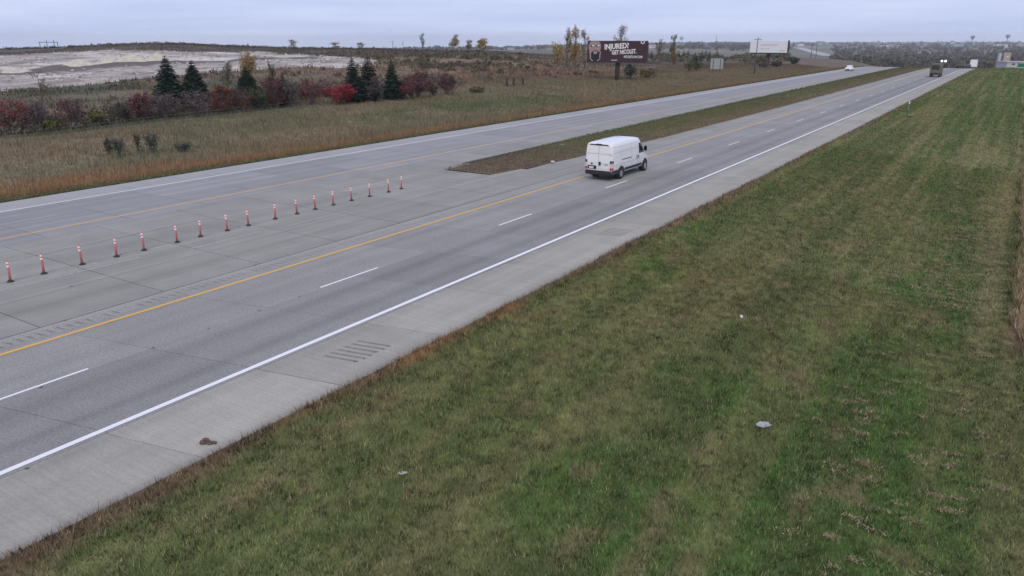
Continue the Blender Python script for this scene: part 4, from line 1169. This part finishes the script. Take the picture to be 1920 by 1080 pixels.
pole('right one of two utility poles on the far slope', 1528, 620, 80, 0, 2.0, 'poles on the far slope', .3)
tw = stand(98, 345); kk = 345 / FPX * 1.06
e = tag(empty('transmission_frame', (tw[0], tw[1], tw[2] - 2), YAW), 'three legged power line frame on the hill crest', 'power line')
ht = HCAM - 345 * (79.3 - 72) / 1592 - tw[2] + 2
for q in (-15, -3, 9, 15):
    MB().tube([(q * kk, 0, 0), (q * kk, 0, ht + (.9 if q in (-3, 9) else 0))], [.16, .12], 6).build('leg', WOOD, e)
MB().box((-16.5 * kk, -.12, ht - .1), (16 * kk, .12, ht + .12)).build('crossbeam', WOOD, e)
for (px, yt, lab) in ((738, 76, 'left one of two small lattice masts on the skyline'), (757, 77, 'right one of two small lattice masts on the skyline'), (1340, 66, 'thin radio mast right of the left water tower'), (1752, 75, 'thin radio mast on the ridge above the valley road')):
    D_ = 1500 if px < 1000 else 3000
    X, Y, Z, D = stand(px, D_); k = D / FPX; H = HCAM - D * (yt - 72) / 1592 - Z
    e = tag(empty('radio_mast', (X, Y, Z)), lab, 'mast', 'masts on the skyline')
    m = MB()
    for t in range(3):
        a_ = 2.1 * t
        m.tube([(math.cos(a_) * .5 * k, math.sin(a_) * .5 * k, 0), (math.cos(a_) * .12 * k, math.sin(a_) * .12 * k, H)], [.16 * k, .12 * k], 4)
    m.build('lattice', WOOD, e)
    m = MB()
    for f in (.7, .9):
        m.box((-2.5 * k if px < 1000 else -.8 * k, -.2 * k, H * f - .2 * k), (2.5 * k if px < 1000 else .8 * k, .2 * k, H * f + .2 * k))
    m.build('crossarm', WOOD, e)
# rear of a road sign beyond the far carriageway
X, Y, Z, D = stand(1344, 222); k = D / FPX * 1.04
sg = tag(empty('road_sign', (X, Y, Z), math.radians(20)), 'grey back of a road sign on two posts beyond the far carriageway', 'road sign')
zt = HCAM - D * (110 - 72) / 1592 - Z; zb = HCAM - D * (130 - 72) / 1592 - Z
GALV = plain('galvanised_sheet', (.34, .35, .37), .5, .3)
MB().box((-10.5 * k, -.03, zb), (10.5 * k, .03, zt)).build('panel', GALV, sg)
for q in (-6, 6):
    MB().box((q * k - .09, -.16, -.4), (q * k + .09, -.035, zt - .2)).build('post', plain('sign_post', (.06, .055, .055), .7), sg)
for q in (.25, .6):
    MB().box((-10 * k, -.10, zb + (zt - zb) * q), (10 * k, -.032, zb + (zt - zb) * q + .08)).build('stiffener', GALV, sg)
# green guide sign at the right picture edge
X, Y, Z, D = stand(1925, 172); k = D / FPX * 1.04
sg = tag(empty('guide_sign', (X, Y, Z), math.radians(8)), 'green guide sign cut off by the right picture edge', 'road sign')
zt = HCAM - D * (117 - 72) / 1592 - Z; zb = HCAM - D * (129 - 72) / 1592 - Z
sp_ = MB().box((-13 * k, -.03, zb), (13 * k, .03, zt)).build('panel', plain('sign_green', (.015, .16, .11), .4), sg)
MB().box((-12.2 * k, -.038, zb + .12), (12.2 * k, -.031, zb + .20)).build('border', LETTER, sp_)
MB().box((-12.2 * k, -.038, zt - .20), (12.2 * k, -.031, zt - .12)).build('border', LETTER, sp_)
for q in (-8, 8):
    MB().box((q * k - .06, .035, -.4), (q * k + .06, .15, zt - .1)).build('post', WOOD, sg)
# small white marker on the near slope
X, Y, Z, D = hit(1703, 207)
mk = tag(empty('marker_post', (X, Y, Z), YAW), 'thin white tipped marker post on the mown slope', 'marker')
MB().tube([(0, 0, -.2), (0, 0, 1.1)], [.03, .03], 6).build('post', GALV, mk)
MB().box((-.08, -.05, .88), (.08, -.03, 1.18)).build('reflector', LETTER, mk)
X, Y, Z, D = hit(1130, 196)
mk = tag(empty('marker_post', (X, Y, Z), YAW), 'short dark marker post beside the far carriageway', 'marker')
MB().tube([(0, 0, -.2), (0, 0, 1.05)], [.06, .05], 6).build('post', WOOD, mk)
MB().box((-.07, -.09, .75), (.07, -.06, 1.0)).build('reflector', plain('amber_reflector', (.4, .25, .06), .4), mk)
# right-of-way fence
fe = tag(empty('wire_fence', (-79.3, 0, 0)), 'low wire fence on thin posts in front of the shrub row', 'fence')
fy = [10 + 5.25 * i for i in range(36)]
fz = [float(terrain(-79.3, y)) for y in fy]
pm = MB().tube([(0, 0, -.3), (0, 0, 1.15)], [.045, .04], 6)
pm_o = None
for i, y in enumerate(fy):
    if pm_o is None:
        pm_o = pm.build('post', WOOD, fe); o = pm_o
    else:
        o = bpy.data.objects.new('post', pm_o.data); col.objects.link(o); o.parent = fe
    o.location = (random.uniform(-.05, .05), y, fz[i]); o.rotation_euler = (random.uniform(-.05, .05), random.uniform(-.05, .05), 0)
for h in (.35, .7, 1.05):
    MB().tube([(0, y, z + h) for y, z in zip(fy, fz)], .006, 4).build('wire', GALV, fe)
for (y, s_) in ((119.8, 'leftmost'), (122.0, 'middle'), (125.2, 'rightmost')):
    e = tag(empty('brace_post', (-78.6, y, float(terrain(-78.6, y)))), 'stout dark wooden post, %s of three right of the shrub row' % s_, 'fence post', 'stout fence posts')
    MB().tube([(0, 0, -.3), (0, 0, 1.45)], [.17, .16], 9).build('post', plain('creosote_wood', (.03, .025, .025), .9), e, True)
    if s_ != 'rightmost': MB().tube([(0, .1, .25), (0, 2.0 if s_ == 'leftmost' else 2.9, .3)], [.07, .07], 6).build('rail', WOOD, e)

# ------------------------------------------------------------------ other traffic
HAZE_T = plain('tan_army_paint', (.135, .135, .100), .7, noise=.12)
CANVAS = plain('olive_canvas', (.125, .125, .095), .9, noise=.15)
LAMPW = plain('white_lamp_lit', (1.0, .98, .95), .3, emit=3.0)
def army_truck(X, Y, label, covered=True):
    e = tag(empty('army_truck', (X, Y, float(zroad(Y + 3.5))), 0), label, 'truck', 'olive trucks in the right lane')
    sl_ = math.atan2(float(zroad(Y + 7)) - float(zroad(Y)), 7); e.rotation_euler = (sl_, 0, 0)
    MB().box((-.5, .2, .75), (.5, 7.2, 1.0)).build('chassis', BLACKP, e)
    MB().box((-1.2, 0, 1.0), (1.2, 4.6, 1.35)).build('cargo_bed', HAZE_T, e, bevel=.03)
    if covered:
        m = MB(); V = []
        prof = [(-1.18, 1.36), (-1.2, 2.7), (-1.05, 3.05), (-.5, 3.2), (.5, 3.2), (1.05, 3.05), (1.2, 2.7), (1.18, 1.36)]
        for y in (0.0, 4.55): V += [(x, y, z) for x, z in prof]
        n = len(prof); m.add(V, [tuple(range(n)), tuple(range(2 * n - 1, n - 1, -1))] + [(i, (i + 1) % n, (i + 1) % n + n, i + n) for i in range(n)])
        cv = m.build('canvas_cover', CANVAS, e)
        MB().box((-.85, -.03, 1.75), (.85, .0, 2.85)).build('rear_opening', plain('dark_interior', (.035, .033, .036), .9), cv)
        MB().box((-1.15, -.05, 1.36), (1.15, -.004, 1.72)).build('tailgate', HAZE_T, e, bevel=.01)
    else:
        for s_ in (-1, 1): MB().box((min(s_ * 1.12, s_ * 1.2), 0, 1.36), (max(s_ * 1.12, s_ * 1.2), 4.55, 2.0)).build('side_board', HAZE_T, e)
        MB().box((-1.0, .8, 1.36), (1.0, 4.3, 2.75)).build('tarped_load', CANVAS, e, bevel=.25)
        MB().box((-1.15, -.05, 1.36), (1.15, -.004, 1.85)).build('tailgate', plain('dusky_tailgate', (.10, .08, .09), .8), e)
    MB().box((-1.15, 4.75, 1.0), (1.15, 6.5, 2.75)).build('cab', HAZE_T, e, bevel=.12)
    MB().box((-1.0, 4.735, 1.95), (1.0, 4.77, 2.5)).build('rear_window', GLASS, e)
    for s_ in (-1, 1):
        MB().box((min(s_ * 1.14, s_ * 1.165), 5.1, 1.9), (max(s_ * 1.14, s_ * 1.165), 6.1, 2.5)).build('side_window', GLASS, e)
        MB().box((min(s_ * 1.2, s_ * 1.45), 6.2, 2.0), (max(s_ * 1.2, s_ * 1.45), 6.3, 2.6)).build('wing_mirror', BLACKP, e)
        MB().box((s_ * .95 - .1, -.08, .9), (s_ * .95 + .1, .0, 1.0)).build('tail_lamp', TAIL, e)
        for yw in (.9, 2.2, 5.7): wheel(e, (s_ * .98, yw, .55), .55, .17, HAZE_T)
    MB().box((-1.15, 6.5, 1.0), (1.15, 7.3, 1.75)).build('hood', HAZE_T, e, bevel=.1)
    MB().box((-1.15, -.12, .55), (1.15, .05, .85)).build('rear_bumper', BLACKP, e)
    return e
t1 = army_truck(-19.45, 224.0, 'nearest olive covered truck with two bright lamps raised above its cab')
lm = MB().tube([(1.0, 6.9, 1.7), (1.0, 6.9, 3.5)], [.09, .07], 6).box((.5, 6.85, 3.4), (1.5, 6.95, 3.5)).build('lamp_mast', HAZE_T, t1)
for q in (.58, 1.42):
    MB().disc((q, 6.8, 3.72), .22, .17, 'y', .16, 16).build('lit_lamp', LAMPW, lm)
army_truck(-19.75, 312.0, 'farther olive truck carrying a tarped load near the crest', False)
def car(label, X, Y, rz, paintm, L=4.7, group=None, z=None):
    e = tag(empty('car', (X, Y, float(zroad(Y)) if z is None else z), rz), label, 'car', group)
    rg = [(0, 0), (.93, 0), (1, .12), (1, .6), (.96, .9), (.85, 1), (0, 1.0)]
    lo = Loft([(0, .35, .75, .78), (.12, .28, .95, .88), (1.0, .25, 1.02, .92), (3.0, .25, 1.02, .92), (4.2, .28, .92, .90), (4.6, .32, .80, .82), (4.7, .38, .66, .72)], rg)
    lo.mesh().build('body', paintm, e, True)
    cb = Loft([(.25, .95, 1.05, .70), (.7, .95, 1.48, .74), (1.3, .95, 1.62, .76), (2.3, .95, 1.62, .76), (2.9, .95, 1.40, .76), (3.45, .95, 1.03, .72)], [(0, 0), (1.12, 0), (1.08, .25), (.95, .85), (.86, 1), (0, 1)])
    cb.mesh().build('cabin', paintm, e, True)
    for s_ in (-1, 1):
        cb.patch(s_, .8, 2.85, lambda y: 1.06, lambda y: cb.at(y)[1] - .12, .01, 8, 3).build('side_window', GLASS, e)
        MB().box((s_ * .62 - .17, 4.42, .66), (s_ * .62 + .17, 4.62, .80)).build('headlamp', plain('lamp_lens', (.6, .62, .65), .1), e, bevel=.02)
        for yw in (.85, 3.75): wheel(e, (s_ * .80, yw, .33), .33, .11)
    MB().add([(-.66, 2.42, 1.60), (.66, 2.42, 1.60), (.74, 3.42, 1.07), (-.74, 3.42, 1.07)], [(0, 1, 2, 3)]).build('windscreen', GLASS, e)
    MB().box((-.45, 4.62, .42), (.45, 4.72, .60)).build('grille', BLACKP, e)
    MB().box((-.80, 4.45, .28), (.80, 4.70, .40)).build('front_bumper', BLACKP, e)
    return e
car('white car coming this way on the far carriageway', -44.9, 257, math.pi, PAINT_W)
car('dark car with a pale roof just below the crest', -19.6, 352, 0, plain('dark_blue_paint', (.03, .032, .045), .3))
# white box truck beyond the crest
Yt = 372.0
bt = tag(empty('box_truck', (-19.0, Yt, float(zroad(Yt)))), 'pale box truck far down the right lane beyond the crest', 'truck')
MB().box((-1.2, 0, 1.0), (1.2, 6.0, 3.7)).build('cargo_box', PAINT_W, bt, bevel=.04)
MB().box((-1.1, 6.2, .7), (1.1, 8.0, 2.6)).build('cab', PAINT_W, bt, bevel=.15)
MB().box((-.5, .1, .7), (.5, 8, .99)).build('chassis', BLACKP, bt)
for s_ in (-1, 1):
    for yw in (1.2, 7.0): wheel(bt, (s_ * .95, yw, .48), .48, .15)
# valley road and the traffic on it
VR = [(1497, 89.5), (1508, 93.0), (1520, 96.5), (1536, 101), (1556, 105.5)]
P = [hit(*p) for p in VR]
ASPH = concrete('valley_road_concrete', (.36, .35, .36), (.44, .43, .43))
V = []; F = []
for i, p in enumerate(P):
    a = Vector(P[max(i - 1, 0)][:2]); b = Vector(P[min(i + 1, len(P) - 1)][:2]); d = (b - a).normalized(); s_ = Vector((-d.y, d.x)) * 11
    for q in (-1, 1):
        x, y = p[0] + q * s_.x, p[1] + q * s_.y; V.append((x, y, float(terrain(x, y)) + .6))
    if i: F.append((2 * i - 2, 2 * i - 1, 2 * i + 1, 2 * i))
tag(link('valley_road', npmesh('valley_road', V, F), ASPH), kind='structure')
P = [hit(*p) for p in ((1583, 107.2), (1600, 107.6))] 
# ------------------------------------------------------------------ town, water towers, elevator
ROOF = plain('grey_roof', (.16, .15, .15), .9); ROOFR = plain('dull_red_roof', (.20, .10, .10), .9)
WALLW = plain('white_siding', (.68, .68, .68), .8); WALLT = plain('tan_siding', (.38, .34, .28), .8); WALLG = plain('grey_siding', (.40, .42, .45), .8)
def house(name, label, px, depth, wpx, hpx, wall, roof, gable=True, group=None, lift=0.0):
    X, Y, Z, D = stand(px, depth); k = D / FPX * 1.04
    W, H = wpx * k, hpx * k; dp = max(8.0, W * .6)
    e = tag(empty(name, (X, Y, Z + lift), YAW), label, 'building', group)
    MB().box((-W / 2, 0, -1), (W / 2, dp, H * .68)).build('wall', wall, e)
    m = MB(); z0, z1 = H * .68 + .02, H
    ov = .03 * W
    if gable:
        m.add([(-W / 2 - ov, -ov, z0), (W / 2 + ov, -ov, z0), (W / 2 + ov, dp + ov, z0), (-W / 2 - ov, dp + ov, z0), (-W / 2 - ov, dp / 2, z1), (W / 2 + ov, dp / 2, z1)], [(0, 1, 5, 4), (2, 3, 4, 5), (1, 2, 5), (3, 0, 4), (0, 3, 2, 1)])
    else:
        m.box((-W / 2 - ov, -ov, z0), (W / 2 + ov, dp + ov, z0 + .12 * H))
    m.build('roof', roof, e)
    for i in range(3):
        x = -W / 2 + W * (.22 + .28 * i)
        MB().box((x - W * .05, -.06, H * .25), (x + W * .05, -.01, H * .48)).build('window', GLASS, e)
    return e
house('house', 'white house on the slope just right of the dark billboard', 1220, 1700, 13, 7, WALLW, ROOF, group='houses on the far ridge')
house('house', 'pale house below the left water tower', 1274, 1900, 15, 7, WALLT, ROOF, group='houses on the far ridge')
house('house', 'pale grey house between the two billboards on the ridge', 1250, 2300, 9, 5, WALLG, ROOF, group='houses on the far ridge')
house('house', 'white house at the ridge just right of the white billboard', 1498, 2500, 9, 5, WALLW, ROOF, group='houses on the far ridge')
house('house', 'grey house high on the ridge above the valley road', 1536, 2800, 12, 6, WALLG, ROOF, group='houses on the far ridge')
house('warehouse', 'bright white warehouse on the ridge above the woods', 1656, 2100, 14, 6, WALLW, WALLW, False, group='houses on the far ridge')
house('house', 'tall pale house left of the middle water tower', 1780, 2600, 5, 8, WALLW, ROOF, group='houses on the far ridge')
house('warehouse', 'long pale building under the middle water tower', 1797, 2500, 24, 5, WALLG, ROOF, False, group='houses on the far ridge')
house('warehouse', 'long white building under the right water tower', 1872, 2200, 20, 6, WALLW, WALLW, False, group='houses on the far ridge')
house('house', 'small white house left of the middle water tower, low on the slope', 1732, 2300, 6, 5, WALLW, ROOF, group='houses on the far ridge')
house('house', 'small tan house at the far right of the ridge', 1908, 2500, 10, 6, WALLT, ROOF, group='houses on the far ridge')
house('house', 'pale house on the far plain above the brushy mound', 958, 1500, 12, 5, WALLG, ROOF, group='houses on the far plain')
house('long_building', 'low pink grey roofed building beyond the crest at right', 1916, 560, 52, 10, WALLG, plain('pale_pink_roof', (.46, .36, .40), .8), False, lift=4.6)
def water_tower(label, px, ytop, colr):
    X, Y, Z, D = stand(px, 3000); k = D / FPX
    e = tag(empty('water_tower', (X, Y, Z)), label, 'water tower', 'water towers on the ridge')
    H = HCAM - D * (ytop - 72) / 1592 - Z; R = 3.9 * k
    MB().tube([(0, 0, 0), (0, 0, H * .2), (0, 0, H - 1.6 * R)], [R * .34, R * .2, R * .2], 12).build('stem', colr, e, True)
    MB().tube([(0, 0, H - 1.75 * R), (0, 0, H - 1.15 * R), (0, 0, H - .75 * R), (0, 0, H - .35 * R), (0, 0, H - .1 * R), (0, 0, H)], [R * .25, R * .72, R, R * .92, R * .55, R * .1], 18).build('tank', colr, e, True)
water_tower('pale water tower on the ridge between the billboards', 1275, 67.5, plain('pale_tank', (.42, .44, .50), .5))
water_tower('dark water tower on the ridge, left one of two at right', 1815, 66.5, plain('dark_tank', (.16, .17, .22), .5))
water_tower('dark water tower on the ridge at the far right', 1880, 64.5, plain('dark_tank', (.16, .17, .22), .5))
X, Y, Z, D = stand(1886, 620); k = D / FPX * 1.03
el_ = tag(empty('concrete_tower', (X, Y, Z), YAW), 'boxy tan concrete tower beyond the crest at right', 'building')
ht = HCAM - D * (98 - 72) / 1592 - Z
MB().box((-6 * k, 0, -1), (6 * k, 3, ht)).build('shaft', plain('tan_concrete', (.34, .31, .25), .8), el_)
MB().box((-6.4 * k, -.3, ht + .01), (6.4 * k, 3.3, ht + .5)).build('roof', plain('dark_parapet', (.06, .05, .07), .8), el_)
MB().box((-13 * k, 1, -1), (-9 * k, 3, ht * .96)).build('side_leg', WALLG, el_)
MB().box((-9 * k, 1.5, ht * .75), (-6.02 * k, 2.5, ht * .79)).build('walkway', BLACKP, el_)
MB().box((-1 * k, -.06, ht * .76), (2 * k, -.01, ht * .80)).build('window', LETTER, el_)

# ------------------------------------------------------------------ fill heaps, rubble, litter
SAND = plain('pale_gravel', (.50, .46, .37), .95, noise=.25, scale=.8)
def heap(label, px, depth, wpx, hpx):
    X, Y, Z, D = stand(px, depth); k = D / FPX * 1.05; R = wpx * k / 2; H = hpx * k
    V = [(0, 0, H)]; n = 18; F = []
    for j, (f, hgt) in enumerate(((.2, .86), (.45, .55), (.72, .25), (1.0, 0), (1.05, -.3))):
        for i in range(n):
            t = 2 * math.pi * i / n; q = f * R * (1 + .18 * (vnoise(i * .7, j * .6, int(px)) - .5))
            V.append((math.cos(t) * q, math.sin(t) * q * .7, H * hgt * (1 + .2 * (vnoise(i * .9, j, int(px) + 3) - .5))))
    for i in range(n): F.append((0, 1 + i, 1 + (i + 1) % n))
    for j in range(4):
        for i in range(n):
            a = 1 + j * n + i; b = 1 + j * n + (i + 1) % n; F.append((a, a + n, b + n, b))
    o = MB().add(V, F).build('gravel_heap', SAND, None, True)
    o.location = (X, Y, Z - .2); o.rotation_euler = (0, 0, YAW)
    tag(o, label, 'gravel heap', 'gravel heaps on the pale fill')
heap('low leftmost heap of pale gravel on the fill', 30, 195, 80, 9)
heap('second heap of pale gravel from the left on the fill', 150, 205, 70, 12)
heap('broad middle heap of pale gravel on the fill', 205, 208, 60, 9)
heap('fourth heap of pale gravel from the left on the fill', 248, 210, 70, 12)
heap('tallest heap of pale gravel, right end on the fill', 298, 212, 60, 14)
X = RNG.uniform(-330, -90, 14000); Y = RNG.uniform(20, 260, 14000)
k_ = poly_mask(X, Y, FILL) & ~poly_mask(X, Y, BENCH) & ((fbm(X / 8, Y / 5, 44) > .53) | (RNG.random(14000) < .12))
P = np.stack([X[k_], Y[k_]], -1)[:1500]; n = len(P); Z = terrain(P[:, 0], P[:, 1])
base = np.array([[1, 0, 0], [-.6, .8, 0], [-.5, -.8, 0], [.1, .1, .9]])
fac = np.array([[0, 1, 3], [1, 2, 3], [2, 0, 3]])
V = []; F = []; C = []
for i in range(n):
    s_ = random.uniform(.2, .6); a_ = random.uniform(0, 6.28); c_, q_ = math.cos(a_), math.sin(a_)
    b_ = base * s_ * np.array([1, 1, random.uniform(.4, .9)]); b_ = np.stack([b_[:, 0] * c_ - b_[:, 1] * q_, b_[:, 0] * q_ + b_[:, 1] * c_, b_[:, 2]], -1)
    V.append(b_ + np.array([P[i, 0], P[i, 1], Z[i] - .05 + .2])); F.append(fac + 4 * i)
    g_ = random.choice(((.46, .42, .39), (.36, .33, .31), (.54, .50, .46), (.20, .18, .17)))
    C.append(np.tile([g_], (4, 1)))
tag(link('rubble', npmesh('rubble', np.concatenate(V), np.concatenate(F), np.concatenate(C)), LEAF), 'pale broken rubble strewn over the fill slope', 'rubble', kind='stuff')
def litter(name, label, cat, px, py, size, rgb, flatness=.3, stretch=1.0, pos=None):
    X, Y, Z, D = pos if pos else hit(px, py)
    V = []; F = []; n = 9
    for j in range(4):
        for i in range(n):
            t = 2 * math.pi * i / n; r = size * (.25 + .75 * math.sin(math.pi * (j + .6) / 4.4)) * random.uniform(.6, 1.2)
            V.append((math.cos(t) * r * stretch, math.sin(t) * r, size * flatness * 2 * (j / 3.0) * random.uniform(.6, 1.3)))
    for j in range(3):
        for i in range(n):
            a = j * n + i; b = j * n + (i + 1) % n; F.append((a, b, b + n, a + n))
    F += [tuple(range(n))[::-1], tuple(range(3 * n, 4 * n))]
    o = MB().add(V, F).build(name, plain('litter_%d_%d' % (px, py), rgb, .6, noise=.3, scale=14), None)
    o.location = (X, Y, Z + .03); o.rotation_euler = (0, 0, YAW + .2)
    return tag(o, label, cat)
litter('plastic_bag', 'crumpled white plastic bag lying on the mown slope', 'litter', 1432, 803, .16, (.34, .35, .38), .3, 1.4)
litter('paper_scrap', 'pale flat scrap of paper low on the slope', 'litter', 755, 891, .075, (.40, .41, .39), .12, 1.8)
litter('paper_cup', 'small bright white scrap in the middle of the slope', 'litter', 1390, 598, .07, (.70, .70, .68), .7, .8)
litter('paper_scrap', 'small white scrap on the median grass near the van', 'litter', 1055, 274, .22, (.60, .60, .56), .3, 1.2)
litter('paper_scrap', 'white scrap at the median edge just behind the van', 'litter', 985, 311, .18, (.6, .55, .48), .4, 1.0, pos=(-29.6, 51.5, .05, 0))
ts = MB()
arc = [(.02 * math.sin(9 * t) + .34 * (t - .5), .10 * math.sin(5.2 * t) + .02 * math.sin(17 * t), .035 + .05 * math.sin(math.pi * t) * (1 - t)) for t in np.linspace(0, 1, 16)]
ts.tube(arc, [.03 + .035 * abs(math.sin(4.1 * t + .4)) * (1 - .75 * t) for t in np.linspace(0, 1, 16)], 7)
ts.tube([(p[0] * .7 - .05, p[1] * .5 - .06, .02 + p[2] * .3) for p in arc], [.012 + .03 * abs(math.sin(6 * t)) * (1 - .6 * t) for t in np.linspace(0, 1, 16)], 6)
o = ts.build('tyre_scrap', plain('weathered_rubber', (.12, .085, .07), .85, noise=.35, scale=20), None)
o.location = (-14.95, 9.75, .0); o.rotation_euler = (0, 0, YAW + .35)
tag(o, 'brown curled scrap of tyre on the concrete shoulder', 'litter')
litter('dirt_mound', 'small rusty mound of earth on the mown slope', 'mound', 1705, 218, .55, (.15, .095, .065), .2, 1.6, pos=hit(1705, 219))
# ------------------------------------------------------------------ air
hz = MB().box((-7600, -4600, -90), (5600, 7600, 34)).build('haze', None)
hz.data.materials.clear()
hm = bpy.data.materials.new('haze_air'); hm.use_nodes = True
t = hm.node_tree; t.nodes.clear()
o_ = t.nodes.new('ShaderNodeOutputMaterial'); pv = t.nodes.new('ShaderNodeVolumePrincipled')
pv.inputs['Color'].default_value = (.90, .94, 1.0, 1); pv.inputs['Density'].default_value = .00013; pv.inputs['Anisotropy'].default_value = .1
t.links.new(pv.outputs[0], o_.inputs['Volume'])
hz.data.materials.append(hm)
tag(hz, 'thin pale haze in the air over the valley', 'haze', kind='stuff')
